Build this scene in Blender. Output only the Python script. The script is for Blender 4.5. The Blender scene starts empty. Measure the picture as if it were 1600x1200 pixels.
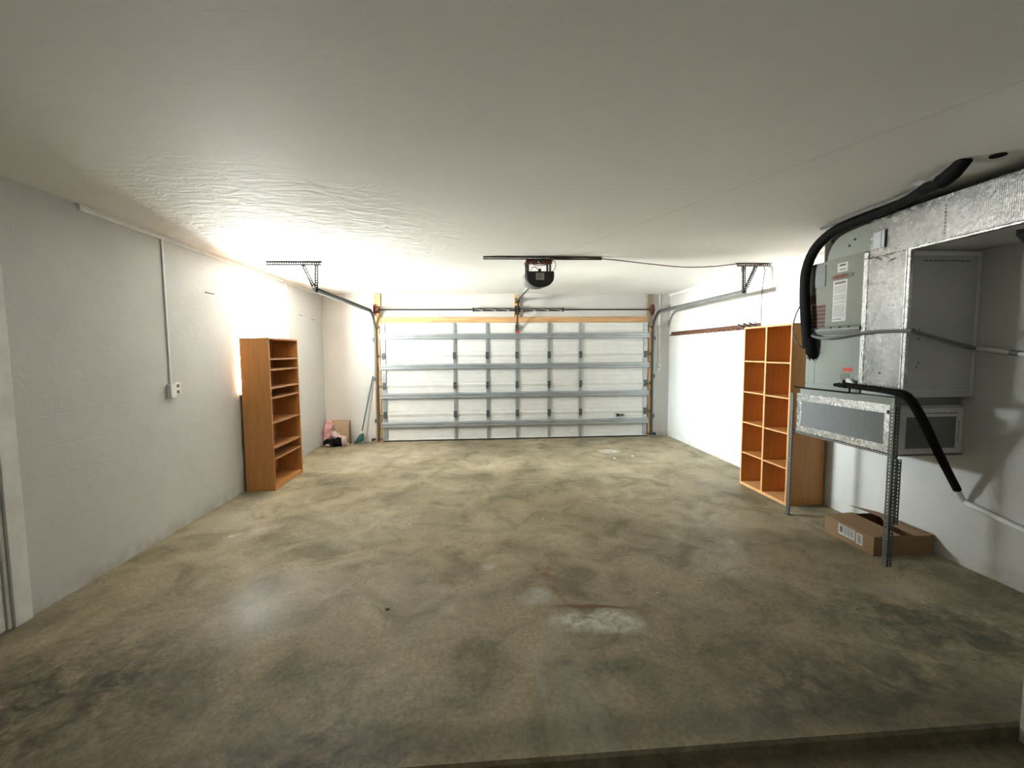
import bpy, bmesh, math, random
from mathutils import Vector, Matrix
random.seed(7)
PI = math.pi
scn = bpy.context.scene
COL = scn.collection

# ------------------------------------------------------------------ camera
F, YAW, PITCH, ROLL, CAMH = 680.0, 0.07198, 0.07297, 0.00772, 1.597
cy, sy = math.cos(YAW), math.sin(YAW)
fwd = Vector((sy*math.cos(PITCH), cy*math.cos(PITCH), -math.sin(PITCH)))
rt = Vector((cy, -sy, 0.0)); dn = fwd.cross(rt)
c_, s_ = math.cos(ROLL), math.sin(ROLL)
r2 = c_*rt + s_*dn; d2 = -s_*rt + c_*dn
cam_data = bpy.data.cameras.new('camera'); cam = bpy.data.objects.new('camera', cam_data)
cam_data.sensor_fit = 'HORIZONTAL'; cam_data.sensor_width = 36.0
cam_data.lens = F/1600*36.0; cam_data.clip_start = 0.05; cam_data.clip_end = 200
mw = Matrix((( r2.x, -d2.x, -fwd.x, 0.0), (r2.y, -d2.y, -fwd.y, 0.0), (r2.z, -d2.z, -fwd.z, CAMH), (0, 0, 0, 1)))
cam.matrix_world = mw
COL.objects.link(cam); scn.camera = cam

# ------------------------------------------------------------------ world, daylight, exposure
world = bpy.data.worlds.new('daylight'); scn.world = world; world.use_nodes = True
bg = world.node_tree.nodes['Background']
bg.inputs['Strength'].default_value = 60.0
# bright overcast sky above, sunlit ground below the horizon
_nt = world.node_tree; _tc = _nt.nodes.new('ShaderNodeTexCoord'); _sp = _nt.nodes.new('ShaderNodeSeparateXYZ'); _rp = _nt.nodes.new('ShaderNodeValToRGB')
_nt.links.new(_tc.outputs['Generated'], _sp.inputs[0])
_ad = _nt.nodes.new('ShaderNodeMath'); _ad.operation = 'MULTIPLY_ADD'; _ad.inputs[1].default_value = 0.5; _ad.inputs[2].default_value = 0.5
_nt.links.new(_sp.outputs[2], _ad.inputs[0]); _nt.links.new(_ad.outputs[0], _rp.inputs['Fac'])
_rp.color_ramp.elements[0].position = 0.485; _rp.color_ramp.elements[0].color = (2.2, 2.15, 2.05, 1)
_rp.color_ramp.elements[1].position = 0.515; _rp.color_ramp.elements[1].color = (0.90, 0.97, 1.0, 1)
# added bright sky lobe, aimed through the left window at the right wall
_dt = _nt.nodes.new('ShaderNodeVectorMath'); _dt.operation = 'DOT_PRODUCT'; _dt.inputs[1].default_value = Vector((-1, 0.03, 0.18)).normalized()
_nt.links.new(_tc.outputs['Generated'], _dt.inputs[0])
_mr = _nt.nodes.new('ShaderNodeMapRange'); _mr.interpolation_type = 'SMOOTHSTEP'
for _k, _v in (('From Min', 0.915), ('From Max', 0.995), ('To Min', 1.0), ('To Max', 8.0)): _mr.inputs[_k].default_value = _v
_nt.links.new(_dt.outputs['Value'], _mr.inputs['Value'])
_ms = _nt.nodes.new('ShaderNodeVectorMath'); _ms.operation = 'SCALE'
_nt.links.new(_rp.outputs['Color'], _ms.inputs[0]); _nt.links.new(_mr.outputs[0], _ms.inputs['Scale']); _nt.links.new(_ms.outputs[0], bg.inputs['Color'])
scn.view_settings.view_transform = 'Standard'
scn.view_settings.look = 'None'
scn.view_settings.gamma = 1
scn.view_settings.use_curve_mapping = False
scn.view_settings.exposure = 1.2

# room numbers (metres; camera stands at x=0, y=0)
XL, XR, D, H = -2.766, 3.523, 7.932, 2.646
YB = -0.7                                   # wall behind the viewer
WY0, WY1, WZ0, WZ1 = 5.19, 6.18, 1.12, 2.205   # window in the left wall

def portal():
    l = bpy.data.lights.new('window_daylight_portal', 'AREA'); l.shape = 'RECTANGLE'
    l.size = WZ1-WZ0; l.size_y = WY1-WY0
    l.cycles.is_portal = True
    o = bpy.data.objects.new('window_daylight_portal', l)
    o.location = (XL-0.19, (WY0+WY1)/2, (WZ0+WZ1)/2); o.rotation_euler = (0, -PI/2, 0)
    COL.objects.link(o)
portal()

# ------------------------------------------------------------------ materials
def newmat(name):
    m = bpy.data.materials.new(name); m.use_nodes = True
    nt = m.node_tree; b = nt.nodes['Principled BSDF']
    return m, nt, b
def N(nt, typ, **kw):
    n = nt.nodes.new(typ)
    for k, v in kw.items():
        if k in n.inputs.keys(): n.inputs[k].default_value = v
        else: setattr(n, k, v)
    return n
def coords(nt, scale=(1, 1, 1)):
    tc = N(nt, 'ShaderNodeTexCoord'); mp = N(nt, 'ShaderNodeMapping'); mp.inputs['Scale'].default_value = scale
    nt.links.new(tc.outputs['Object'], mp.inputs['Vector']); return mp.outputs['Vector']
def ramp(nt, fac, stops):
    r = N(nt, 'ShaderNodeValToRGB'); e = r.color_ramp.elements
    while len(e) < len(stops): e.new(0.5)
    for el, (p, c) in zip(e, stops): el.position = p; el.color = (c[0], c[1], c[2], 1) if not isinstance(c, (int, float)) else (c, c, c, 1)
    nt.links.new(fac, r.inputs['Fac']); return r.outputs['Color']
def mix(nt, fac, a, b, mode='MIX'):
    n = N(nt, 'ShaderNodeMix', data_type='RGBA', blend_type=mode)
    for s, v in ((n.inputs[0], fac), (n.inputs[6], a), (n.inputs[7], b)):
        if isinstance(v, bpy.types.NodeSocket): nt.links.new(v, s)
        elif isinstance(v, (int, float)): s.default_value = v
        else: s.default_value = (v[0], v[1], v[2], 1)
    return n.outputs[2]
def math_(nt, op, a, b=None, c=None, clamp=False):
    n = N(nt, 'ShaderNodeMath', operation=op, use_clamp=clamp)
    for i, v in enumerate((a, b, c)):
        if v is None: continue
        if isinstance(v, bpy.types.NodeSocket): nt.links.new(v, n.inputs[i])
        else: n.inputs[i].default_value = v
    return n.outputs[0]
def bump(nt, b, h, strength, dist):
    n = N(nt, 'ShaderNodeBump'); n.inputs['Strength'].default_value = strength; n.inputs['Distance'].default_value = dist
    nt.links.new(h, n.inputs['Height']); nt.links.new(n.outputs['Normal'], b.inputs['Normal']); return n
def noise(nt, vec, scale, detail=4, rough=0.55, dist=0.0):
    n = N(nt, 'ShaderNodeTexNoise'); n.inputs['Scale'].default_value = scale; n.inputs['Detail'].default_value = detail
    n.inputs['Roughness'].default_value = rough; n.inputs['Distortion'].default_value = dist
    nt.links.new(vec, n.inputs['Vector']); return n.outputs['Fac']

def mat(name, col, rough=0.5, metal=0.0, var=0.12, vscale=6.0, bstr=0.0, bscale=60.0, stretch=(1, 1, 1), spec=0.5):
    """plain surface with a soft procedural colour variation and optional fine bump"""
    m, nt, b = newmat(name); v = coords(nt, stretch)
    f = noise(nt, v, vscale)
    lo = [x*(1-var) for x in col]; hi = [min(1, x*(1+var)) for x in col]
    nt.links.new(ramp(nt, f, [(0.3, lo), (0.7, hi)]), b.inputs['Base Color'])
    b.inputs['Roughness'].default_value = rough; b.inputs['Metallic'].default_value = metal
    b.inputs['Specular IOR Level'].default_value = spec
    if bstr: bump(nt, b, noise(nt, v, bscale, 3), bstr, 0.004)
    return m

def wood(name, col, dark, axis=2, scale=1.0, rough=0.45, knots=False):
    m, nt, b = newmat(name)
    s = [14*scale]*3; s[axis] = 0.9*scale
    v = coords(nt, s)
    f = noise(nt, v, 2.2, 6, 0.62, 0.6)
    c = ramp(nt, f, [(0.28, dark), (0.55, col), (0.8, [min(1, x*1.15) for x in col])])
    if knots:
        s2 = [3]*3; s2[axis] = 1.1
        vo = N(nt, 'ShaderNodeTexVoronoi'); vo.inputs['Scale'].default_value = 2.0
        nt.links.new(coords(nt, s2), vo.inputs['Vector'])
        k = ramp(nt, vo.outputs['Distance'], [(0.05, 1.0), (0.13, 0.0)])
        c = mix(nt, k, c, [x*0.35 for x in dark])
    nt.links.new(c, b.inputs['Base Color']); b.inputs['Roughness'].default_value = rough
    bump(nt, b, f, 0.15, 0.002)
    return m

def wall_mat(name, along):
    """painted concrete block; along = axis of the wall run (0 x, 1 y)"""
    m, nt, b = newmat(name)
    tc = N(nt, 'ShaderNodeTexCoord'); sp = N(nt, 'ShaderNodeSeparateXYZ'); cb = N(nt, 'ShaderNodeCombineXYZ')
    nt.links.new(tc.outputs['Object'], sp.inputs[0]); nt.links.new(sp.outputs[along], cb.inputs[0]); nt.links.new(sp.outputs[2], cb.inputs[1])
    br = N(nt, 'ShaderNodeTexBrick'); nt.links.new(cb.outputs[0], br.inputs['Vector'])
    br.inputs['Scale'].default_value = 1.0; br.inputs['Brick Width'].default_value = 0.406; br.inputs['Row Height'].default_value = 0.203
    br.inputs['Mortar Size'].default_value = 0.006; br.inputs['Mortar Smooth'].default_value = 0.6
    v = tc.outputs['Object']
    n1 = noise(nt, v, 1.3, 5, 0.6); n2 = noise(nt, v, 45, 4, 0.6)
    base = ramp(nt, n1, [(0.3, (0.55, 0.545, 0.525)), (0.7, (0.61, 0.605, 0.585))])
    # dirt and scuffs low on the wall
    low = math_(nt, 'SUBTRACT', 0.16, sp.outputs[2]); low = math_(nt, 'MULTIPLY', low, 6.0, clamp=True)
    low = math_(nt, 'MULTIPLY', low, ramp(nt, noise(nt, v, 7, 5, 0.7), [(0.42, 0.0), (0.68, 1.0)]))
    base = mix(nt, math_(nt, 'MULTIPLY', low, 0.75), base, (0.36, 0.31, 0.24))
    nt.links.new(base, b.inputs['Base Color']); b.inputs['Roughness'].default_value = 0.55
    b.inputs['Specular IOR Level'].default_value = 0.35
    vis = ramp(nt, noise(nt, v, 0.9, 2), [(0.40, 0.15), (0.6, 1.0)])
    hgt = math_(nt, 'MULTIPLY', br.outputs['Fac'], vis)
    hgt = math_(nt, 'MULTIPLY', hgt, -0.0006)
    hgt = math_(nt, 'ADD', hgt, math_(nt, 'MULTIPLY', n2, 0.0016))
    hgt = math_(nt, 'ADD', hgt, math_(nt, 'MULTIPLY', noise(nt, v, 6, 3), 0.004))
    bump(nt, b, hgt, 1.0, 1.0)
    return m

def ceiling_mat():
    m, nt, b = newmat('plaster_ceiling')
    tc = N(nt, 'ShaderNodeTexCoord'); v = tc.outputs['Object']
    n1 = noise(nt, v, 0.9, 4)
    col = ramp(nt, n1, [(0.3, (0.84, 0.835, 0.81)), (0.7, (0.89, 0.885, 0.86))])
    # long hairline seam running across the ceiling
    sp = N(nt, 'ShaderNodeSeparateXYZ'); nt.links.new(v, sp.inputs[0])
    d = math_(nt, 'MULTIPLY_ADD', sp.outputs[1], 0.4187, sp.outputs[0])     # x + .4187 y = 2.826
    d = math_(nt, 'SUBTRACT', d, 2.826)
    d = math_(nt, 'ADD', d, math_(nt, 'MULTIPLY', math_(nt, 'SUBTRACT', noise(nt, v, 3.0, 3), 0.5), 0.03))
    ad = math_(nt, 'ABSOLUTE', d)
    seam = ramp(nt, ad, [(0.003, 1.0), (0.011, 0.0)])
    gate = math_(nt, 'LESS_THAN', sp.outputs[1], 4.75)
    seam = math_(nt, 'MULTIPLY', seam, gate)
    col = mix(nt, math_(nt, 'MULTIPLY', seam, 0.16), col, (0.30, 0.29, 0.27))
    nt.links.new(col, b.inputs['Base Color']); b.inputs['Roughness'].default_value = 0.7
    b.inputs['Specular IOR Level'].default_value = 0.25
    mp = N(nt, 'ShaderNodeMapping'); mp.inputs['Scale'].default_value = (1.0, 2.0, 1.0); mp.inputs['Rotation'].default_value = (0, 0, -0.35)
    nt.links.new(v, mp.inputs['Vector'])
    h1 = noise(nt, mp.outputs['Vector'], 5.5, 5, 0.58, 1.2)
    h1 = ramp(nt, h1, [(0.36, 0.0), (0.66, 1.0)])
    # heavier trowel marks on the patch between the window and the outlet
    ds = N(nt, 'ShaderNodeVectorMath', operation='DISTANCE'); ds.inputs[1].default_value = (-1.7, 4.3, H); nt.links.new(v, ds.inputs[0])
    gt = N(nt, 'ShaderNodeMapRange', interpolation_type='SMOOTHSTEP')
    for k_, v_ in (('From Min', 0.5), ('From Max', 2.0), ('To Min', 0.020), ('To Max', 0.0008)): gt.inputs[k_].default_value = v_
    nt.links.new(ds.outputs['Value'], gt.inputs['Value'])
    h = math_(nt, 'MULTIPLY', h1, gt.outputs[0])
    h = math_(nt, 'ADD', h, math_(nt, 'MULTIPLY', noise(nt, v, 38, 3), 0.0006))
    h = math_(nt, 'ADD', h, math_(nt, 'MULTIPLY', seam, 0.003))
    bump(nt, b, h, 0.55, 1.0)
    return m

def floor_mat():
    m, nt, b = newmat('worn_concrete')
    tc = N(nt, 'ShaderNodeTexCoord'); v = tc.outputs['Object']
    big = noise(nt, v, 0.75, 6, 0.62, 0.5)
    mid = noise(nt, v, 2.6, 7, 0.66, 0.8)
    fine = noise(nt, v, 42, 5, 0.7)
    c = ramp(nt, big, [(0.30, (0.205, 0.168, 0.108)), (0.47, (0.295, 0.245, 0.160)), (0.62, (0.36, 0.305, 0.208)), (0.8, (0.425, 0.37, 0.27))])
    c2 = ramp(nt, mid, [(0.34, (0.52, 0.52, 0.42)), (0.5, (1, 1, 1)), (0.68, (1.35, 1.32, 1.3))])
    c = mix(nt, 0.85, c, c2, 'MULTIPLY')
    green = ramp(nt, noise(nt, v, 1.7, 5, 0.6, 0.3), [(0.52, 0.0), (0.68, 1.0)])
    c = mix(nt, math_(nt, 'MULTIPLY', green, 0.45), c, (0.115, 0.115, 0.075))
    c = mix(nt, 0.6, c, ramp(nt, fine, [(0.3, 0.5), (0.7, 1.4)]), 'MULTIPLY')
    # distorted coordinates for stains and painted shade patches that keep their own ragged outline
    nz = N(nt, 'ShaderNodeTexNoise'); nz.inputs['Scale'].default_value = 3.2; nz.inputs['Detail'].default_value = 7; nz.inputs['Roughness'].default_value = 0.65
    nt.links.new(v, nz.inputs['Vector'])
    sub = N(nt, 'ShaderNodeVectorMath', operation='SUBTRACT'); nt.links.new(nz.outputs['Color'], sub.inputs[0]); sub.inputs[1].default_value = (0.5, 0.5, 0.5)
    def patch(cx, cy_, rx, ry, rot, edge, amp):
        sc = N(nt, 'ShaderNodeVectorMath', operation='SCALE'); sc.inputs['Scale'].default_value = amp; nt.links.new(sub.outputs[0], sc.inputs[0])
        ad = N(nt, 'ShaderNodeVectorMath', operation='ADD'); nt.links.new(v, ad.inputs[0]); nt.links.new(sc.outputs[0], ad.inputs[1])
        mp = N(nt, 'ShaderNodeMapping', vector_type='TEXTURE')
        mp.inputs['Location'].default_value = (cx, cy_, 0); mp.inputs['Rotation'].default_value = (0, 0, rot); mp.inputs['Scale'].default_value = (rx, ry, 1)
        nt.links.new(ad.outputs[0], mp.inputs['Vector'])
        m0 = N(nt, 'ShaderNodeVectorMath', operation='MULTIPLY'); m0.inputs[1].default_value = (1, 1, 0); nt.links.new(mp.outputs[0], m0.inputs[0])
        ln = N(nt, 'ShaderNodeVectorMath', operation='LENGTH'); nt.links.new(m0.outputs[0], ln.inputs[0])
        mr = N(nt, 'ShaderNodeMapRange', interpolation_type='SMOOTHSTEP'); mr.inputs['From Min'].default_value = 1.0; mr.inputs['From Max'].default_value = edge
        nt.links.new(ln.outputs['Value'], mr.inputs['Value']); return mr.outputs[0]
    speck = ramp(nt, noise(nt, v, 9, 8, 0.75, 0.6), [(0.40, 0.08), (0.60, 1.0)])
    def put(c, msk, k, col, textured=True):
        f = math_(nt, 'MULTIPLY', msk, k)
        if textured: f = math_(nt, 'MULTIPLY', f, speck)
        return mix(nt, f, c, col)
    pale, chalk, rust, oil_and_shade = (0.35, 0.335, 0.285), (0.50, 0.48, 0.43), (0.16, 0.075, 0.028), (0.085, 0.082, 0.055)
    # mended area in the middle with its rusty rim
    c = put(c, patch(0.42, 1.95, 0.24, 0.62, 0.10, 0.3, 0.25), 0.55, pale)
    c = put(c, patch(0.27, 2.02, 0.022, 0.42, 0.06, 0.2, 0.06), 0.6, pale)
    c = put(c, patch(0.68, 2.585, 0.36, 0.032, -0.16, 0.3, 0.17), 0.95, rust, False)
    c = put(c, patch(0.50, 2.76, 0.04, 0.18, 0.35, 0.2, 0.15), 0.9, rust)
    c = put(c, patch(0.98, 2.50, 0.08, 0.055, 0, 0.3, 0.14), 0.9, (0.20, 0.11, 0.05))
    c = put(c, patch(0.45, 3.02, 0.10, 0.24, 0.35, 0.2, 0.22), 0.75, rust)
    c = put(c, patch(0.66, 2.43, 0.38, 0.15, -0.16, 0.35, 0.26), 1.0, (0.62, 0.60, 0.54))
    c = put(c, patch(0.35, 2.72, 0.17, 0.12, 0.5, 0.4, 0.22), 0.8, chalk)
    c = put(c, patch(0.62, 2.08, 0.34, 0.12, 0.1, 0.3, 0.3), 0.65, oil_and_shade)
    c = put(c, patch(1.28, 1.75, 0.25, 0.12, 0.6, 0.3, 0.3), 0.5, oil_and_shade)
    c = put(c, patch(-0.25, 1.95, 0.5, 0.2, 0.1, 0.2, 0.4), 0.45, oil_and_shade)
    c = put(c, patch(-0.35, 1.62, 0.35, 0.10, 0.1, 0.2, 0.4), 0.55, oil_and_shade)
    c = put(c, patch(0.40, 2.12, 0.10, 0.05, 0.4, 0.3, 0.15), 0.7, oil_and_shade)
    c = put(c, patch(-2.1, 2.0, 1.1, 0.75, 0.3, 0.2, 0.6), 0.95, (0.06, 0.052, 0.033))  # dark mottling, enlarged to paint the near-left corner's shade into the floor
    c = put(c, patch(-0.9, 1.55, 1.1, 0.35, 0.1, 0.2, 0.5), 0.9, (0.07, 0.06, 0.04))  # wide darkening of the near floor, shade put into the colour
    c = put(c, patch(1.8, 1.85, 1.0, 0.45, -0.1, 0.2, 0.6), 0.9, oil_and_shade)  # near-right mottling, widened as painted-in corner shade
    c = put(c, patch(2.6, 2.25, 0.9, 0.55, -0.3, 0.2, 0.6), 0.9, oil_and_shade)  # continues the painted corner shade towards the right wall
    c = put(c, patch(0.05, 2.75, 0.7, 0.25, 0.2, 0.1, 0.5), 0.35, oil_and_shade)
    # chips and powder by the door and along the left wall, with broad lighter patches
    c = put(c, patch(2.05, 6.75, 0.20, 0.22, 0, 0.5, 0.3), 0.95, (0.62, 0.60, 0.54))
    c = put(c, patch(2.05, 7.45, 0.30, 0.14, -0.5, 0.3, 0.5), 0.7, chalk)
    c = put(c, patch(-0.9, 7.1, 1.5, 0.55, 0.1, 0.1, 0.6), 0.55, (0.42, 0.37, 0.29))  # broad soft lighter patch at the door's left end
    c = put(c, patch(-1.9, 6.6, 0.7, 0.9, 0.0, 0.1, 0.6), 0.45, (0.40, 0.36, 0.29))  # another lighter area, closer to the left wall
    c = put(c, patch(-2.0, 4.0, 0.42, 0.16, 0.9, 0.2, 0.35), 0.55, chalk)
    c = put(c, patch(-1.42, 2.95, 0.30, 0.42, -0.3, 0.2, 0.35), 0.42, pale)
    c = put(c, patch(-2.45, 4.4, 0.3, 0.7, 0.1, 0.2, 0.4), 0.5, pale)
    c = put(c, patch(0.35, 3.75, 0.38, 0.05, 0.12, 0.2, 0.12), 0.5, pale)
    c = put(c, patch(0.05, 3.15, 0.10, 0.06, 0.3, 0.3, 0.12), 0.7, chalk)
    c = put(c, patch(2.62, 2.62, 0.45, 0.10, -0.18, 0.4, 0.18), 0.4, pale)
    c = put(c, patch(2.0, 3.35, 0.9, 0.3, 0.1, 0.1, 0.5), 0.45, oil_and_shade)
    c = put(c, patch(2.35, 5.2, 0.6, 0.35, 0.5, 0.1, 0.5), 0.4, oil_and_shade)
    c = put(c, patch(3.03, 3.75, 0.016, 0.75, 0.02, 0.2, 0.03), 0.7, chalk)
    c = put(c, patch(0.9, 1.7, 3.8, 0.12, 0.0, 0.2, 0.12), 0.35, (0.07, 0.06, 0.045), False)  # soft dark strip along the slab edge, shade painted into the floor
    # scattered plaster crumbs and dark spots
    vo = N(nt, 'ShaderNodeTexVoronoi'); vo.inputs['Scale'].default_value = 2.3; nt.links.new(v, vo.inputs['Vector'])
    c = mix(nt, ramp(nt, vo.outputs['Distance'], [(0.018, 0.9), (0.032, 0.0)]), c, (0.55, 0.53, 0.48))
    vo2 = N(nt, 'ShaderNodeTexVoronoi'); vo2.inputs['Scale'].default_value = 1.3; nt.links.new(v, vo2.inputs['Vector'])
    c = mix(nt, ramp(nt, vo2.outputs['Distance'], [(0.018, 0.9), (0.026, 0.0)]), c, (0.03, 0.028, 0.02))
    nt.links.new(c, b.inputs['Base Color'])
    rr = ramp(nt, noise(nt, v, 1.1, 5, 0.6), [(0.35, 0.45), (0.65, 0.70)])
    rr = mix(nt, math_(nt, 'MULTIPLY', patch(-1.4, 2.85, 0.55, 0.75, -0.2, 0.2, 0.3), 0.8), rr, (0.27, 0.27, 0.27))
    nt.links.new(rr, b.inputs['Roughness'])
    b.inputs['Specular IOR Level'].default_value = 0.32
    hh = math_(nt, 'ADD', math_(nt, 'MULTIPLY', mid, 0.006), math_(nt, 'MULTIPLY', fine, 0.0012))
    hh = math_(nt, 'ADD', hh, math_(nt, 'MULTIPLY', noise(nt, v, 9, 5, 0.65, 1.0), 0.003))
    bump(nt, b, hh, 0.55, 1.0)
    return m

def foil_mat(name, scrim=True):
    m, nt, b = newmat(name); tc = N(nt, 'ShaderNodeTexCoord'); v = tc.outputs['Object']
    n1 = noise(nt, v, 5, 4); n2 = noise(nt, v, 26, 4, 0.6)
    nt.links.new(ramp(nt, n1, [(0.3, (0.21, 0.21, 0.208) if scrim else (0.42, 0.42, 0.415)), (0.7, (0.29, 0.29, 0.285) if scrim else (0.56, 0.56, 0.55))]), b.inputs['Base Color'])
    b.inputs['Metallic'].default_value = 1.0
    nt.links.new(ramp(nt, n2, [(0.3, 0.20), (0.7, 0.32)]), b.inputs['Roughness'])
    h = math_(nt, 'MULTIPLY', n2, 0.004)
    if scrim:
        w = N(nt, 'ShaderNodeTexWave', wave_type='BANDS', bands_direction='Z'); w.inputs['Scale'].default_value = 34; w.inputs['Distortion'].default_value = 2.0; w.inputs['Detail'].default_value = 2
        nt.links.new(v, w.inputs['Vector'])
        w2 = N(nt, 'ShaderNodeTexWave', wave_type='BANDS', bands_direction='Y'); w2.inputs['Scale'].default_value = 30; w2.inputs['Distortion'].default_value = 2
        nt.links.new(v, w2.inputs['Vector'])
        h = math_(nt, 'ADD', h, math_(nt, 'MULTIPLY', math_(nt, 'MULTIPLY', w.outputs['Fac'], w2.outputs['Fac']), 0.0010))
    else:
        h = math_(nt, 'ADD', h, math_(nt, 'MULTIPLY', noise(nt, v, 70, 3, 0.7, 1), 0.004))
    bump(nt, b, h, 0.6, 1.0)
    return m

def glass_mat():
    m, nt, b = newmat('window_glass'); nt.nodes.remove(b)
    out = nt.nodes['Material Output']; t = N(nt, 'ShaderNodeBsdfTransparent'); g = N(nt, 'ShaderNodeBsdfGlossy'); g.inputs['Roughness'].default_value = 0.03
    mx = N(nt, 'ShaderNodeMixShader'); mx.inputs[0].default_value = 0.05
    t.inputs['Color'].default_value = (0.93, 0.95, 0.94, 1)
    nt.links.new(t.outputs[0], mx.inputs[1]); nt.links.new(g.outputs[0], mx.inputs[2]); nt.links.new(mx.outputs[0], out.inputs['Surface'])
    return m

def spring_mat():
    """black painted torsion spring with a pale stencil stripe winding round it"""
    m, nt, b = newmat('black_spring'); v = coords(nt)
    w = N(nt, 'ShaderNodeTexWave', wave_type='BANDS', bands_direction='X'); w.inputs['Scale'].default_value = 25; nt.links.new(v, w.inputs['Vector'])
    vs = coords(nt, (1.9, 9, 9))
    w2 = N(nt, 'ShaderNodeTexWave', wave_type='BANDS', bands_direction='DIAGONAL'); w2.inputs['Scale'].default_value = 1.4; nt.links.new(vs, w2.inputs['Vector'])
    st = ramp(nt, w2.outputs['Fac'], [(0.93, 0.0), (0.97, 1.0)])
    nt.links.new(mix(nt, st, (0.012, 0.014, 0.012), (0.45, 0.45, 0.40)), b.inputs['Base Color']); b.inputs['Roughness'].default_value = 0.45
    bump(nt, b, w.outputs['Fac'], 0.6, 0.006)
    return m

M = dict(
    wall_y=wall_mat('white_block_wall_side', 1), wall_x=wall_mat('white_block_wall_end', 0),
    ceiling=ceiling_mat(), floor=floor_mat(), glass=glass_mat(), spring=spring_mat(),
    white_paint=mat('white_gloss_paint', (0.76, 0.755, 0.73), 0.4),
    white_plastic=mat('white_plastic', (0.78, 0.77, 0.74), 0.35, var=0.04),
    door_panel=mat('white_door_steel', (0.70, 0.70, 0.68), 0.42, var=0.05, bstr=0.08, bscale=90),
    galv=mat('galvanized_steel', (0.40, 0.43, 0.45), 0.38, 0.6, var=0.14, vscale=14, stretch=(0.3, 1, 1)),
    slotted_dark=mat('darkened_slotted_angle', (0.022, 0.023, 0.022), 0.7, 0.0, var=0.15, vscale=18, spec=0.2),  # copy of the slotted zinc, darkened against the strong window light
    galv_dark=mat('dull_galvanized_steel', (0.10, 0.107, 0.105), 0.5, 0.4, var=0.2, vscale=12),
    slotted=mat('slotted_angle_zinc', (0.15, 0.155, 0.15), 0.5, 0.4, var=0.15, vscale=18),
    black=mat('black_rubber', (0.006, 0.006, 0.006), 0.75, var=0.3, bstr=0.2, spec=0.15),
    black_metal=mat('blackened_steel', (0.025, 0.024, 0.022), 0.5, 0.3),
    black_plastic=mat('black_plastic', (0.015, 0.016, 0.018), 0.35),
    cloth_black=mat('black_fabric', (0.008, 0.007, 0.008), 0.9, bstr=0.4, spec=0.1),
    rustm=mat('rusted_brown_steel', (0.14, 0.045, 0.025), 0.65, 0.2, var=0.4, vscale=30),
    pine=wood('pine_stud_vertical', (0.62, 0.40, 0.20), (0.36, 0.20, 0.09), 2, 1.2, 0.6, True),
    pine_h=wood('pine_board_level', (0.56, 0.34, 0.16), (0.33, 0.17, 0.07), 0, 1.0, 0.6, True),
    weathered=wood('weathered_wood', (0.34, 0.29, 0.22), (0.14, 0.11, 0.08), 2, 1.5, 0.8),
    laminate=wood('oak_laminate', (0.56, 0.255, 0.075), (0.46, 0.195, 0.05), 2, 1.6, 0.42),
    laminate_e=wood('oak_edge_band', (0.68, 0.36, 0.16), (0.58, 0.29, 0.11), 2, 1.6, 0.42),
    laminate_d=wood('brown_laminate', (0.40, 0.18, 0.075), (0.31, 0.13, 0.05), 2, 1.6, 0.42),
    pegtip=mat('brown_peg', (0.20, 0.09, 0.05), 0.5),
    pegwood=wood('dark_stained_peg_wood', (0.06, 0.02, 0.01), (0.03, 0.011, 0.006), 1, 1.5, 0.55),
    card=mat('brown_cardboard', (0.27, 0.165, 0.085), 0.8, var=0.07, vscale=3, bstr=0.1),
    card_in=mat('cardboard_inside', (0.20, 0.11, 0.055), 0.85, var=0.07),
    card_pale=mat('pale_cardboard', (0.46, 0.36, 0.24), 0.8, var=0.07),
    paper=mat('label_paper', (0.50, 0.495, 0.48), 0.6, var=0.02), ink=mat('label_ink', (0.03, 0.03, 0.03), 0.7),
    ink_grey=mat('grey_print', (0.14, 0.14, 0.13), 0.7), red=mat('red_label', (0.50, 0.05, 0.04), 0.5),
    warn=mat('rust_red_sticker', (0.075, 0.024, 0.016), 0.55, var=0.3, vscale=40), badge=mat('copper_badge', (0.12, 0.038, 0.018), 0.5, 0.3, var=0.3, vscale=50),
    unit=mat('sage_grey_sheet_metal', (0.165, 0.175, 0.145), 0.4, 0.1, var=0.05, vscale=3),
    unit_l=mat('pale_grey_sheet_metal', (0.24, 0.255, 0.23), 0.38, 0.1, var=0.05, vscale=3),
    board=mat('grey_duct_board', (0.45, 0.455, 0.44), 0.6, var=0.07, vscale=3, bstr=0.1),
    inset=mat('slate_grey_panel', (0.155, 0.165, 0.17), 0.6, var=0.08, vscale=30, bstr=0.15, bscale=200),
    foil=foil_mat('scrim_foil'), tape=foil_mat('foil_tape', False),
    tape_white=mat('white_joint_tape', (0.66, 0.66, 0.64), 0.5, 0.1, var=0.06, vscale=20),
    grey_pipe=mat('grey_flexible_conduit', (0.16, 0.165, 0.155), 0.5, 0.1),
    cord=mat('brown_orange_cord', (0.10, 0.025, 0.013), 0.5), cable=mat('dark_cable', (0.03, 0.028, 0.026), 0.5),
    teal=mat('teal_bristles', (0.008, 0.050, 0.040), 0.7, var=0.35, vscale=60, bstr=0.4), teal_pole=mat('dark_green_pole', (0.035, 0.10, 0.09), 0.4),
    pink=mat('pink_plastic_film', (0.60, 0.32, 0.33), 0.3, var=0.2, vscale=18, bstr=0.3, bscale=20),
    pinkw=mat('pink_and_white_film', (0.66, 0.50, 0.50), 0.35, var=0.3, vscale=22, bstr=0.3, bscale=25),
    brass=mat('brushed_knob_metal', (0.38, 0.33, 0.26), 0.35, 0.9),
)

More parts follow.
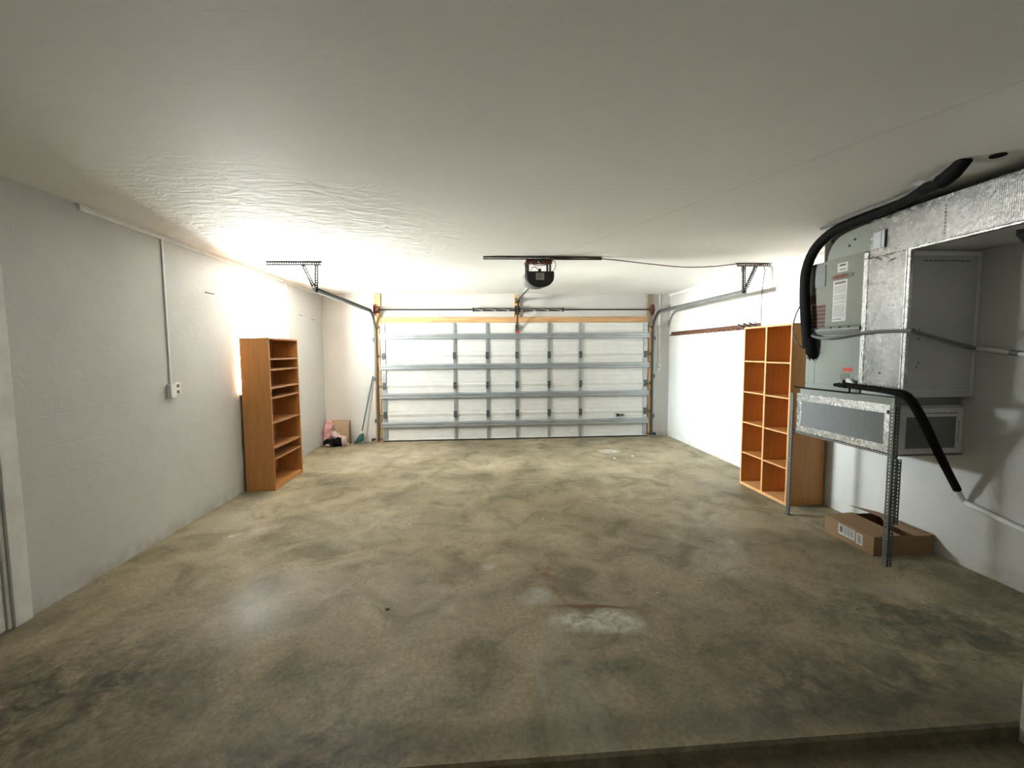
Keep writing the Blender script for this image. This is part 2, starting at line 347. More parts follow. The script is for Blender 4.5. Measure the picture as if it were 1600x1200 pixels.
# ------------------------------------------------------------------ mesh helpers
def bm_(): return bmesh.new()
def box(bm, x0, x1, y0, y1, z0, z1):
    vs = [bm.verts.new((x, y, z)) for x in (x0, x1) for y in (y0, y1) for z in (z0, z1)]
    for f in ((0, 1, 3, 2), (4, 6, 7, 5), (0, 4, 5, 1), (2, 3, 7, 6), (0, 2, 6, 4), (1, 5, 7, 3)):
        bm.faces.new([vs[i] for i in f])
    return vs
def beam(bm, p0, p1, w, h, up=(0, 0, 1)):
    """a rectangular bar from p0 to p1"""
    p0, p1 = Vector(p0), Vector(p1); d = (p1-p0).normalized(); u = Vector(up)
    s = d.cross(u).normalized(); u = s.cross(d).normalized()
    vs = []
    for p in (p0, p1):
        for a, b in ((-1, -1), (1, -1), (1, 1), (-1, 1)): vs.append(bm.verts.new(p + s*a*w/2 + u*b*h/2))
    for f in ((3, 2, 1, 0), (4, 5, 6, 7), (0, 1, 5, 4), (1, 2, 6, 5), (2, 3, 7, 6), (3, 0, 4, 7)): bm.faces.new([vs[i] for i in f])
def smooth_path(pts, n=6):
    P = [Vector(p) for p in pts]; out = []
    for i in range(len(P)-1):
        p0, p1, p2, p3 = P[max(i-1, 0)], P[i], P[i+1], P[min(i+2, len(P)-1)]
        for k in range(n):
            t = k/n
            out.append(0.5*((2*p1)+(-p0+p2)*t+(2*p0-5*p1+4*p2-p3)*t*t+(-p0+3*p1-3*p2+p3)*t**3))
    out.append(P[-1]); return out
def tube(bm, pts, r, seg=10, smooth=6, cap=True, wob=0.0):
    P = smooth_path(pts, smooth) if smooth else [Vector(p) for p in pts]
    rings = []; ref = None
    for i, p in enumerate(P):
        d = (P[min(i+1, len(P)-1)]-P[max(i-1, 0)]).normalized()
        if ref is None: ref = d.orthogonal().normalized()
        ref = (ref - d*ref.dot(d)).normalized(); s = d.cross(ref)
        rr = r[i*(len(r)-1)//max(1, len(P)-1)] if isinstance(r, (list, tuple)) else r
        rr *= 1+random.uniform(-wob, wob)
        rings.append([bm.verts.new(p + (ref*math.cos(a)+s*math.sin(a))*rr) for a in [2*PI*k/seg for k in range(seg)]])
    for a, b in zip(rings, rings[1:]):
        for k in range(seg): bm.faces.new((a[k], a[(k+1) % seg], b[(k+1) % seg], b[k]))
    if cap: bm.faces.new(list(reversed(rings[0]))); bm.faces.new(rings[-1])
def prism(bm, poly, axis, a, b):
    """extrude a 2D polygon along an axis from a to b; poly is in the other two axes in order"""
    def P(q, t):
        v = [q[0], q[1]]; v.insert(axis, t); return v
    A = [bm.verts.new(P(q, a)) for q in poly]; B = [bm.verts.new(P(q, b)) for q in poly]; n = len(poly)
    bm.faces.new(A); bm.faces.new(list(reversed(B)))
    for i in range(n): bm.faces.new((A[i], B[i], B[(i+1) % n], A[(i+1) % n]))
def slab(bm, quad, n, t):
    """a thin sheet: four corners, thickness t along n"""
    n = Vector(n).normalized()*t; A = [bm.verts.new(Vector(q)) for q in quad]; B = [bm.verts.new(Vector(q)+n) for q in quad]
    k = len(quad); bm.faces.new(A); bm.faces.new(list(reversed(B)))
    for i in range(k): bm.faces.new((A[i], B[i], B[(i+1) % k], A[(i+1) % k]))
def slotted(bm, p0, p1, a, b, w=0.035, t=0.0025, pitch=0.025):
    """slotted angle iron: two flanges (directions a and b) with real slots"""
    p0, p1 = Vector(p0), Vector(p1); L = (p1-p0).length; d = (p1-p0)/L
    for f, o in ((Vector(a).normalized(), Vector(b).normalized()), (Vector(b).normalized(), Vector(a).normalized())):
        def strip(u0, u1, s0, s1):
            q = [p0+d*s0+f*u0, p0+d*s1+f*u0, p0+d*s1+f*u1, p0+d*s0+f*u1]; slab(bm, q, o, t)
        strip(0, w*0.40, 0, L); strip(w*0.66, w, 0, L)
        n = max(2, int(L/pitch))
        for i in range(n+1):
            c0 = i*L/n; strip(w*0.40, w*0.66, max(0, c0-pitch*0.27), min(L, c0+pitch*0.27))
def finish(bm, smooth):
    bmesh.ops.recalc_face_normals(bm, faces=bm.faces)
    if smooth:
        for f in bm.faces: f.smooth = True
def obj(name, bm, m, parent=None, origin=None, bevel=0.0, smooth=False, kind=None, label=None):
    finish(bm, smooth)
    o_ = Vector(origin) if origin is not None else Vector((0, 0, 0))
    if parent is not None:
        q = parent
        while q is not None: o_ += Vector(q.location); q = q.parent
    bmesh.ops.translate(bm, verts=bm.verts, vec=-o_)
    me = bpy.data.meshes.new(name); bm.to_mesh(me); bm.free()
    o = bpy.data.objects.new(name, me); COL.objects.link(o); me.materials.append(M[m] if isinstance(m, str) else m)
    if parent is not None: o.parent = parent
    elif origin is not None: o.location = origin
    if smooth: me.set_sharp_from_angle(angle=math.radians(38))
    if bevel:
        b = o.modifiers.new('bevel', 'BEVEL'); b.width = bevel; b.segments = 2; b.limit_method = 'ANGLE'; b.angle_limit = math.radians(40)
    if kind: o['kind'] = kind
    if label: o['label'] = label
    return o
def thing(name, label, cat, loc, group=None):
    o = bpy.data.objects.new(name, None); COL.objects.link(o); o.location = loc; o.empty_display_size = 0.1
    o['label'] = label; o['category'] = cat
    if group: o['group'] = group
    return o
def tag(o, label, cat, group=None):
    o['label'] = label; o['category'] = cat
    if group: o['group'] = group
    return o
def struct(name, bm, m, **k): return obj(name, bm, m, kind='structure', **k)
def one(fn, *a, **k):
    b = bm_(); fn(b, *a, **k); return b
def cyl(bm, c, r, h, axis=2, seg=20):
    d = Vector((0, 0, 0)); d[axis] = h; tube(bm, [Vector(c), Vector(c)+d], r, seg, 0)

# ------------------------------------------------------------------ room shell
T = 0.20; YS = 1.585; ZS = -0.07           # the garage slab ends at YS, the viewer's floor is a little lower
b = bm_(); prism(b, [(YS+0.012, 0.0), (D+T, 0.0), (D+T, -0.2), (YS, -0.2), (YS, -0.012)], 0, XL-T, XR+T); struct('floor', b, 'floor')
b = bm_(); box(b, XL-T, XR+T, YB-T, YS+0.01, ZS-0.2, ZS); struct('floor_lower', b, 'floor')
b = bm_(); box(b, XL-T, XR+T, YB-T, D+T, H, H+0.2); struct('ceiling', b, 'ceiling')
# left wall: window opening and passage door opening
DY0, DY1, DZ = 1.84, 2.66, 2.02
b = bm_()
ys = [YB-T, DY0, DY1, WY0, WY1, D+T]
box(b, XL-T, XL, ys[0], ys[1], ZS, H); box(b, XL-T, XL, ys[1], ys[2], DZ, H); box(b, XL-T, XL, ys[2], ys[3], ZS, H)
box(b, XL-T, XL, ys[3], ys[4], ZS, WZ0); box(b, XL-T, XL, ys[3], ys[4], WZ1, H); box(b, XL-T, XL, ys[4], ys[5], ZS, H)
bmesh.ops.remove_doubles(b, verts=b.verts, dist=1e-5)
struct('wall_left', b, 'wall_y')
b = bm_(); box(b, XR, XR+T, YB-T, D+T, ZS, H); struct('wall_right', b, 'wall_y')
# end wall with the garage door opening
OX0, OX1, OZ = -1.70, 3.04, 2.08
b = bm_(); box(b, XL, OX0, D, D+T, 0, H); box(b, OX1, XR, D, D+T, 0, H); box(b, OX0, OX1, D, D+T, OZ, H)
bmesh.ops.remove_doubles(b, verts=b.verts, dist=1e-5)
struct('wall_front', b, 'wall_x')
b = bm_(); box(b, XL, XR, YB-T, YB, ZS, H); struct('wall_back', b, 'wall_x')
# short wall return at the right edge of the view
b = bm_(); box(b, 2.268, XR, 1.44, 1.58, ZS, H); struct('wall_return', b, 'wall_x')
# thin mouldings where walls meet the ceiling
b = bm_(); prism(b, [(XL, H-0.045), (XL+0.012, H-0.045), (XL+0.018, H-0.03), (XL+0.012, H), (XL, H)], 1, 3.3, D)
# prism on axis 1 takes (x, z)
struct('trim_1', b, 'white_paint')
b = bm_(); prism(b, [(XR, H-0.045), (XR-0.012, H-0.045), (XR-0.018, H-0.03), (XR-0.012, H), (XR, H)], 1, 3.9, D)
struct('trim_2', b, 'white_paint')
# pine jambs and header round the garage door
b = bm_(); box(b, -1.885, -1.775, 7.893, D, 0, 2.10); box(b, -1.86, -1.745, 7.893, D, 2.10, 2.635); struct('trim_3', b, 'pine', bevel=0.003)
b = bm_(); box(b, -1.742, 3.075, 7.893, D, 2.132, 2.232); struct('trim_4', b, 'pine_h', bevel=0.003)
b = bm_(); box(b, 3.115, 3.185, 7.893, D, 0, 2.10); struct('trim_5', b, 'pine', bevel=0.003)
b = bm_(); box(b, 3.078, 3.195, 7.893, D, 2.10, 2.635); struct('trim_6', b, 'weathered', bevel=0.003)
b = bm_(); box(b, 0.622, 0.722, 7.893, D, 2.234, 2.62); struct('trim_7', b, 'pine', bevel=0.003)
# passage door in the left wall
b = bm_(); box(b, XL-0.055, XL-0.012, DY0+0.023, DY1-0.0245, 0.0, DZ-0.023)
dr = struct('door_1', b, 'white_paint', bevel=0.002)
b = bm_(); cyl(b, (XL-0.012, DY1-0.10, 0.90), 0.026, 0.012, 0); cyl(b, (XL, DY1-0.10, 0.90), 0.010, 0.03, 0)
tube(b, [(XL+0.025, DY1-0.10, 0.90), (XL+0.035, DY1-0.10, 0.90), (XL+0.050, DY1-0.10, 0.90), (XL+0.058, DY1-0.10, 0.90)], [0.018, 0.027, 0.027, 0.012], 18, 3)
obj('door_knob', b, 'brass', dr, smooth=True)
b = bm_()
for y0, y1, z0, z1 in ((DY1, DY1+0.10, 0, DZ+0.10), (DY0-0.10, DY0, 0, DZ+0.10), (DY0, DY1, DZ, DZ+0.10)): box(b, XL, XL+0.018, y0, y1, z0, z1)
box(b, XL-T, XL, DY1-0.022, DY1-0.001, 0, DZ); box(b, XL-T, XL, DY0+0.001, DY0+0.022, 0, DZ); box(b, XL-T, XL, DY0+0.022, DY1-0.022, DZ-0.022, DZ-0.001)
box(b, XL-T, XL-0.058, DY1-0.05, DY1-0.022, 0, DZ-0.022); box(b, XL-T, XL-0.058, DY0+0.022, DY0+0.05, 0, DZ-0.022); box(b, XL-T, XL-0.058, DY0+0.05, DY1-0.05, DZ-0.05, DZ-0.022)
struct('trim_8', b, 'white_paint', bevel=0.003)
# window in the left wall: frame, meeting rail, sashes, glass
X0, X1 = XL-0.165, XL-0.115
b = bm_()
for y0, y1, z0, z1 in ((WY0, WY0+0.045, WZ0, WZ1), (WY1-0.045, WY1, WZ0, WZ1), (WY0+0.045, WY1-0.045, WZ1-0.045, WZ1), (WY0+0.045, WY1-0.045, WZ0, WZ0+0.045)): box(b, X0, X1, y0, y1, z0, z1)
wn = struct('window_1', b, 'white_paint', bevel=0.002)
b = bm_(); box(b, X0+0.01, X1-0.005, WY0+0.045, WY1-0.045, 1.64, 1.675); obj('window_sash', b, 'white_paint', wn, bevel=0.002)
b = bm_(); box(b, X0+0.022, X0+0.027, WY0+0.045, WY1-0.045, WZ0+0.045, WZ1-0.045); obj('window_pane', b, 'glass', wn)
b = bm_(); box(b, XL-0.115, XL+0.03, WY0+0.001, WY1-0.001, WZ0, WZ0+0.02); obj('window_sill', b, 'white_paint', wn, bevel=0.003)
b = bm_(); box(b, X1+0.002, X1+0.03, WY0+0.01, WY1-0.01, WZ1-0.035, WZ1-0.002); obj('blind_rail', b, 'white_plastic', wn, bevel=0.002)
b = bm_(); box(b, X1+0.03, X1+0.045, WY1-0.06, WY1-0.02, WZ1-0.05, WZ1-0.02); obj('blind_bracket', b, 'grey_pipe', wn)

# ------------------------------------------------------------------ garage door
gd = thing('garage_door', 'wide white sectional garage door with galvanized steel bracing in end wall', 'garage door', (0.67, 7.9, 0))
SX0, SX1 = -1.765, 3.105
secs = [(0.02, 0.483), (0.485, 1.006), (1.008, 1.542), (1.544, 2.129)]
stile_x = [-1.715, -0.462, 0.126, 0.662, 1.25, 1.833, 3.055]
for z0, z1 in secs:
    b = bm_(); box(b, SX0, SX1, 7.909, 7.928, z0, z1)
    box(b, SX0, SX1, 7.920, 7.930, z1-0.01, z1+(0.012 if z1 < 2 else 0.0))
    rows = [(z0+0.07, z1-0.07)]
    for xa, xb in zip(stile_x, stile_x[1:]):
        a0, a1 = xa+0.06, xb-0.045
        # the back of an embossed panel: shallow raised frame and horizontal ribs
        for zz in [z0+0.075+k*(z1-z0-0.15)/5 for k in range(6)]:
            prism(b, [(7.909, zz-0.006), (7.9045, zz), (7.909, zz+0.006)], 0, a0, a1)
        for xx in (a0, a1): box(b, xx-0.004, xx+0.004, 7.9055, 7.909, z0+0.075, z1-0.075)
    # rolled top and bottom lips
    prism(b, [(7.909, z1-0.030), (7.896, z1-0.022), (7.894, z1-0.004), (7.909, z1-0.001)], 0, SX0, SX1)
    prism(b, [(7.909, z0+0.001), (7.897, z0+0.004), (7.898, z0+0.018), (7.909, z0+0.026)], 0, SX0, SX1)
    p = obj('door_section', b, 'door_panel', gd)
    for i, x in enumerate(stile_x):
        w = 0.052 if 0 < i < 6 else 0.075
        b = bm_(); zz0, zz1 = z0+0.002, z1-0.002
        prism(b, [(x-w/2, 7.909), (x-w/2+0.004, 7.882), (x+w/2-0.004, 7.882), (x+w/2, 7.909), (x+w/2-0.006, 7.909), (x+w/2-0.009, 7.886), (x-w/2+0.009, 7.886), (x-w/2+0.006, 7.909)], 2, zz0, zz1)
        obj('stile', b, 'galv', p if False else gd)
for zc in (0.305, 0.825, 1.345, 1.885):
    b = bm_(); y = 7.880
    prof = [(y, zc-0.054), (y-0.012, zc-0.054), (y-0.012, zc-0.046), (y-0.052, zc-0.036), (y-0.052, zc-0.012), (y-0.040, zc-0.006), (y-0.040, zc+0.006),
            (y-0.052, zc+0.012), (y-0.052, zc+0.036), (y-0.012, zc+0.046), (y-0.012, zc+0.054), (y, zc+0.054)]
    prism(b, prof, 0, SX0-0.005, SX1+0.005)
    obj('bracing_strut', b, 'galv', gd, bevel=0.0015)
for zj in (0.484, 1.007, 1.543):
    for i, x in enumerate(stile_x):
        b = bm_(); box(b, x-0.030, x+0.030, 7.874, 7.8815, zj+0.012, zj+0.062); box(b, x-0.030, x+0.030, 7.874, 7.8815, zj-0.062, zj-0.012)
        tube(b, [(x-0.034, 7.868, zj), (x+0.034, 7.868, zj)], 0.010, 10, 0)
        for dx in (-0.016, 0.016):
            for dz in (-0.045, 0.045): cyl(b, (x+dx, 7.866, zj+dz), 0.006, 0.009, 1, 8)
        obj('hinge', b, 'galv_dark', gd)
for x, s in ((-1.765, -1), (3.105, 1)):
    for z in (0.06, 0.484, 1.007, 1.543, 2.05):
        b = bm_(); tube(b, [(x-s*0.03, 7.872, z), (x+s*0.045, 7.872, z)], 0.006, 8, 0); tube(b, [(x+s*0.030, 7.872, z), (x+s*0.046, 7.872, z)], 0.022, 14, 0)
        obj('roller', b, 'galv_dark', gd)
b = bm_(); box(b, SX0, SX1, 7.905, 7.93, 0.0, 0.02); obj('bottom_seal', b, 'black', gd)
b = bm_(); box(b, 0.632, 0.692, 7.855, 7.8815, 1.96, 2.08); cyl(b, (0.65, 7.845, 2.02), 0.008, 0.03, 0, 8); obj('arm_bracket', b, 'galv_dark', gd)
b = bm_(); box(b, 2.52, 2.66, 7.875, 7.909, 0.405, 0.425); box(b, 2.52, 2.56, 7.86, 7.909, 0.39, 0.44); obj('slide_lock', b, 'black_metal', gd)

# ------------------------------------------------------------------ door tracks with their ceiling hangers
def arc_path(x, y_v, z_h, R, y_end):
    P = [(x, y_v, 0.02), (x, y_v, z_h-R)]
    for k in range(1, 13):
        a = k/12*PI/2; P.append((x, y_v-R+R*math.cos(a), z_h-R+R*math.sin(a)))
    P.append((x, y_end, z_h)); return P
def track(x, s, y_end, z_h, label, x_end=None):
    """s: +1 when the open side of the channel faces +x"""
    t = thing('garage_door_track', label, 'door track', (x, 7.87, 0), 'curved steel tracks of the garage door')
    P = [Vector(p) for p in arc_path(x, 7.862, z_h, 0.36, y_end)]
    # C section swept along the path: (across, normal)
    sec = [(0.030, 0.000), (0.030, -0.006), (0.0, -0.030), (-0.004, -0.030), (-0.012, 0.0), (-0.004, 0.030), (0.0, 0.030), (0.030, 0.006), (0.030, 0.0),
           (0.024, 0.002), (0.0, 0.024), (-0.008, 0.0), (0.0, -0.024), (0.024, -0.002)]
    sec = [(0.024, -0.026), (0.0, -0.026), (-0.006, -0.020), (-0.006, 0.020), (0.0, 0.026), (0.024, 0.026), (0.024, 0.022), (0.002, 0.022), (-0.002, 0.018), (-0.002, -0.018), (0.002, -0.022), (0.024, -0.022)]
    b = bm_(); rings = []
    for i, p in enumerate(P):
        d = (P[min(i+1, len(P)-1)]-P[max(i-1, 0)]).normalized(); a = Vector((s, 0, 0)); n = d.cross(a).normalized()
        rings.append([b.verts.new(p+a*u+n*w) for u, w in sec])
    for r0, r1 in zip(rings, rings[1:]):
        for k in range(len(sec)): b.faces.new((r0[k], r0[(k+1) % len(sec)], r1[(k+1) % len(sec)], r1[k]))
    b.faces.new(rings[0]); b.faces.new(rings[-1])
    obj('track_rail', b, 'galv_dark', t)
    # angle iron along the level part
    b = bm_(); sx = -s
    for u0, u1, w0, w1 in ((-0.006, -0.0035, -0.026, 0.034), (-0.032, -0.006, 0.031, 0.034)):
        box(b, min(x+s*u0, x+s*u1), max(x+s*u0, x+s*u1), y_end-0.03, 7.25, z_h+w0, z_h+w1)
    obj('support_angle', b, 'galv', t)
    for z in (0.35, 1.1, 1.8):
        b = bm_(); box(b, min(x-s*0.006, x-s*0.010), max(x-s*0.006, x-s*0.010), 7.84, 7.893, z, z+0.07); box(b, min(x-s*0.006, x-s*0.05), max(x-s*0.006, x-s*0.05), 7.888, 7.893, z, z+0.07)
        obj('jamb_bracket', b, 'galv_dark', t)
    return t
ZH = 2.315
tl = track(-1.85, 1, 5.14, ZH, 'curved overhead steel track on the left side of the garage door, under a slotted hanger')
tr = track(3.19, -1, 5.06, ZH-0.015, 'curved overhead steel track on the right side of the garage door, near the right wall')
def hanger(t, xa, xb, y, xv, xd, xe, ye, zt, m='slotted', w=0.036):
    b = bm_(); slotted(b, (xa, y, H-0.001), (xb, y, H-0.001), (0, 0, -1), (0, 1, 0), w+0.004); obj('ceiling_angle', b, m, t)
    b = bm_(); slotted(b, (xv, y-0.003, H-0.03), (xe, ye, zt), (1, 0, 0), (0, 1, 0), w); obj('hanger_strap', b, m, t)
    b = bm_(); slotted(b, (xd, y-0.006, H-0.03), (xe, ye-0.004, zt+0.01), (1, 0, 0), (0, 1, 0), w); obj('brace_strap', b, m, t)
hanger(tl, -2.405, -1.795, 5.19, -1.865, -2.02, -1.875, 5.16, ZH-0.02, 'slotted_dark', 0.042)
hanger(tr, 3.09, 3.50, 5.11, 3.165, 3.32, 3.165, 5.09, ZH-0.03, 'slotted_dark')

# ------------------------------------------------------------------ torsion spring bar above the door
ts = thing('torsion_spring_bar', 'long steel bar with fat black torsion springs above the garage door', 'spring bar', (0.67, 7.83, 2.355))
b = bm_(); tube(b, [(-1.83, 7.83, 2.355), (3.20, 7.83, 2.355)], 0.0125, 14, 0); obj('shaft', b, 'black_metal', ts, smooth=True)
for xa, xb in ((-0.125, 0.640), (0.705, 1.505)):
    b = bm_(); tube(b, [(xa, 7.83, 2.355), (xb, 7.83, 2.355)], 0.030, 20, 0); sp_ = obj('spring', b, 'spring', ts, smooth=True)
    for x in (xa, xb-0.02):
        b = bm_(); tube(b, [(x, 7.83, 2.355), (x+0.02, 7.83, 2.355)], 0.038, 16, 0); obj('winding_cone', b, 'black_metal', sp_)
b = bm_(); box(b, 0.655, 0.690, 7.80, 7.893, 2.29, 2.41); box(b, 0.635, 0.71, 7.885, 7.893, 2.27, 2.43); obj('center_bracket', b, 'black_metal', ts)
for x in (-1.80, 3.12):
    b = bm_(); tube(b, [(x, 7.83, 2.355), (x+0.045, 7.83, 2.355)], 0.058, 20, 0); tube(b, [(x-0.004, 7.83, 2.355), (x+0.004, 7.83, 2.355)], 0.066, 20, 0)
    dm = obj('cable_drum', b, 'rustm', ts)
    b = bm_(); tube(b, [(x+0.02, 7.775, 2.34), (x+0.012, 7.80, 1.2), (x+0.01, 7.845, 0.06)], 0.0022, 6, 0); obj('lift_cable', b, 'cable', dm)
for x in (-1.845, 3.175):
    b = bm_(); box(b, x-0.003, x+0.003, 7.79, 7.893, 2.29, 2.42); box(b, x-0.03, x+0.03, 7.888, 7.893, 2.25, 2.46); obj('end_bracket', b, 'rustm', ts)

# ------------------------------------------------------------------ garage door opener
op = thing('garage_door_opener', 'black round-bottomed garage door opener motor hanging from slotted angle on ceiling', 'door opener', (0.66, 4.85, 2.30))
b = bm_(); slotted(b, (0.045, 4.85, H-0.001), (1.36, 4.84, H-0.001), (0, 0, -1), (0, 1, 0)); obj('ceiling_angle', b, 'slotted', op)
b = bm_(); box(b, 0.515, 0.802, 4.83, 4.848, 2.565, 2.612); box(b, 0.515, 0.802, 4.83, 5.06, 2.600, 2.612); obj('mounting_plate', b, 'rustm', op, bevel=0.002)
for x in (0.535, 0.78):
    for yy in (4.84, 5.04):
        b = bm_(); box(b, x-0.012, x+0.012, yy-0.002, yy+0.002, 2.45, 2.60); obj('hanging_strap', b, 'slotted', op)
def dshape(cx, zt, rx, rz, n=20, corner=0.02):
    P = [(cx-rx+0.008, zt), (cx+rx-0.008, zt), (cx+rx, zt-0.01)]
    for k in range(n+1):
        a = k/n*PI; P.append((cx+rx*math.cos(a), zt-0.05-(rz-0.05)*math.sin(a)**0.85))
    P.append((cx-rx, zt-0.01)); return P
b = bm_(); prism(b, dshape(0.658, 2.468, 0.153, 0.172), 1, 4.745, 4.80); hs = obj('motor_housing', b, 'black_plastic', op, bevel=0.004)
b = bm_(); prism(b, dshape(0.646, 2.462, 0.150, 0.138), 1, 4.801, 5.10); obj('motor_body', b, 'galv_dark', op, bevel=0.003)
b = bm_(); prism(b, dshape(0.658, 2.460, 0.143, 0.155), 1, 4.741, 4.746); obj('face_rim', b, 'black_metal', hs, bevel=0.002)
b = bm_(); box(b, 0.610, 0.700, 4.738, 4.7405, 2.375, 2.448); lb = obj('label_sticker', b, 'paper', hs)
b = bm_()
for z, x0, x1 in ((2.432, 0.62, 0.69), (2.418, 0.62, 0.675), (2.404, 0.625, 0.69), (2.390, 0.62, 0.665)): box(b, x0, x1, 4.7365, 4.738, z, z+0.006)
obj('printed_lines', b, 'ink_grey', lb)
b = bm_(); beam(b, (0.595, 5.02, 2.375), (0.668, 7.86, 2.52), 0.034, 0.030); obj('drive_rail', b, 'galv_dark', op, bevel=0.003)
b = bm_(); beam(b, (0.62, 5.9, 2.398), (0.667, 7.80, 2.495), 0.008, 0.006); obj('drive_chain', b, 'black_metal', op)
b = bm_(); box(b, 0.640, 0.696, 7.84, 7.893, 2.475, 2.56); obj('header_bracket', b, 'black_metal', op)
b = bm_(); box(b, 0.644, 0.684, 7.56, 7.64, 2.455, 2.485); tr_ = obj('trolley', b, 'black_metal', op)
b = bm_(); beam(b, (0.665, 7.60, 2.46), (0.665, 7.78, 2.10), 0.008, 0.028, (1, 0, 0)); beam(b, (0.665, 7.78, 2.14), (0.665, 7.845, 2.02), 0.008, 0.028, (1, 0, 0)); obj('door_arm', b, 'black_metal', op)
b = bm_(); tube(b, [(0.655, 7.60, 2.46), (0.652, 7.60, 2.2), (0.655, 7.60, 1.96)], 0.004, 6, 3); rc = obj('release_cord', b, 'cord', op)
b = bm_(); tube(b, [(0.615, 7.60, 1.945), (0.695, 7.60, 1.945)], 0.013, 10, 0); obj('release_handle', b, 'red', rc, label='red T-shaped pull handle')
b = bm_()
tube(b, [(0.52, 4.80, 2.60), (0.495, 4.76, 2.53), (0.51, 4.74, 2.48), (0.53, 4.74, 2.465)], 0.004, 7)
tube(b, [(0.55, 4.80, 2.58), (0.60, 4.76, 2.535), (0.68, 4.75, 2.53), (0.76, 4.76, 2.55), (0.80, 4.80, 2.59)], 0.004, 7)
tube(b, [(0.79, 4.80, 2.60), (0.825, 4.76, 2.56), (0.82, 4.75, 2.50), (0.79, 4.75, 2.468)], 0.0035, 7)
tube(b, [(0.56, 4.76, 2.465), (0.565, 4.74, 2.50), (0.60, 4.735, 2.51), (0.63, 4.74, 2.49), (0.64, 4.76, 2.465)], 0.0035, 7)
tube(b, [(0.64, 4.79, 2.59), (0.66, 4.77, 2.56), (0.70, 4.76, 2.555), (0.69, 4.76, 2.58), (0.66, 4.77, 2.57)], 0.008, 7)
obj('wiring', b, 'cable', op, smooth=True)
b = bm_(); cyl(b, (0.655, 4.76, 2.466), 0.016, 0.03, 2, 12); obj('plug', b, 'black_plastic', op)

b = bm_(); tube(b, [(0.80, 4.83, 2.63), (1.10, 4.835, 2.618), (1.36, 4.84, 2.625), (1.89, 4.95, 2.600), (2.36, 5.03, 2.578), (2.75, 5.08, 2.594), (3.09, 5.10, 2.630), (3.36, 5.10, 2.625), (3.46, 5.14, 2.59),
                    (3.495, 5.20, 2.50), (3.500, 5.235, 2.30), (3.503, 5.24, 2.0), (3.503, 5.235, 1.70), (3.503, 5.24, 1.50)], 0.0055, 8, 6)
tag(obj('extension_cord', b, 'cord', origin=(3.503, 5.24, 1.50), smooth=True), 'thin brown cord sagging along the ceiling from opener and down the right wall', 'cord')

# ------------------------------------------------------------------ safety sensors at the foot of the door
for x, s, lab in ((-1.925, -1, 'small black sensor low on wall beside left garage door post'), (3.222, 1, 'small black sensor low on wall beside right garage door post')):
    t = thing('safety_sensor', lab, 'sensor', (x, 7.86, 0.06), 'door safety sensors')
    b = bm_(); box(b, x-0.018, x+0.018, 7.79, 7.86, 0.035, 0.085); obj('sensor_body', b, 'black_plastic', t, bevel=0.006)
    b = bm_(); cyl(b, (x, 7.782, 0.06), 0.012, 0.010, 1, 12); obj('sensor_lens', b, 'black', t)
    b = bm_(); box(b, x-0.010, x+0.010, 7.855, D, 0.05, 0.056); box(b, min(x, x-s*0.045), max(x, x-s*0.045), 7.86, 7.865, 0.045, 0.075); obj('bracket', b, 'black_metal', t)

# ------------------------------------------------------------------ wall raceways and sockets
def raceway(name, label, x, y, z0, z1, nrm, w=0.022, d=0.014):
    b = bm_()
    if nrm == 'x': box(b, x, x+d, y-w/2, y+w/2, z0, z1)
    elif nrm == '-x': box(b, x-d, x, y-w/2, y+w/2, z0, z1)
    else: box(b, x-w/2, x+w/2, y-d, y, z0, z1)
    o = obj(name, b, 'white_paint', origin=(x, y, z0), bevel=0.003); tag(o, label, 'cable cover'); return o
raceway('cable_raceway', 'white painted raceway dropping from ceiling to the outlet box on left wall', XL, 4.085, 1.335, H-0.045, 'x')
raceway('cable_raceway', 'white painted raceway on left wall between the window and far corner', XL, 6.50, 0.9, H-0.045, 'x', 0.05, 0.018)
raceway('cable_raceway', 'slim white raceway on end wall right of garage door', 3.325, D, 1.35, H, '-y', 0.024, 0.016)
ob = thing('outlet_box', 'white surface outlet box on left wall at the end of the raceway', 'outlet', (XL, 4.11, 1.215))
b = bm_(); box(b, XL, XL+0.042, 4.035, 4.105, 1.215, 1.335); obj('blank_box', b, 'white_plastic', ob, bevel=0.005)
b = bm_(); box(b, XL, XL+0.028, 4.107, 4.180, 1.235, 1.345); dp = obj('duplex_socket', b, 'white_plastic', ob, bevel=0.004)
for z in (1.262, 1.315):
    b = bm_(); box(b, XL+0.0281, XL+0.0295, 4.128, 4.160, z-0.014, z+0.014); obj('socket_face', b, 'ink_grey', dp)

sw = thing('wall_switch', 'small white push-button switch on end wall right of garage door', 'switch', (3.325, D, 1.28))
b = bm_(); box(b, 3.295, 3.355, D-0.022, D, 1.24, 1.345); obj('switch_box', b, 'white_plastic', sw, bevel=0.004)
b = bm_(); box(b, 3.315, 3.335, D-0.028, D-0.022, 1.275, 1.31); obj('button', b, 'grey_pipe', sw, bevel=0.002)
# staple-like marks and old fixings on the left wall
for (y, z, l, lab) in ((4.74, 2.226, 0.15, 'short dark fixing on left wall between the outlet raceway and window'), (7.02, 2.19, 0.12, 'short dark fixing high on left wall, nearer of two by far corner'), (7.50, 2.16, 0.12, 'short dark fixing high on left wall, right beside the far corner')):
    b = bm_(); box(b, XL, XL+0.006, y-l/2, y+l/2, z-0.004, z+0.004); tag(obj('wall_fixing', b, 'ink_grey', origin=(XL, y, z)), lab, 'fixing')

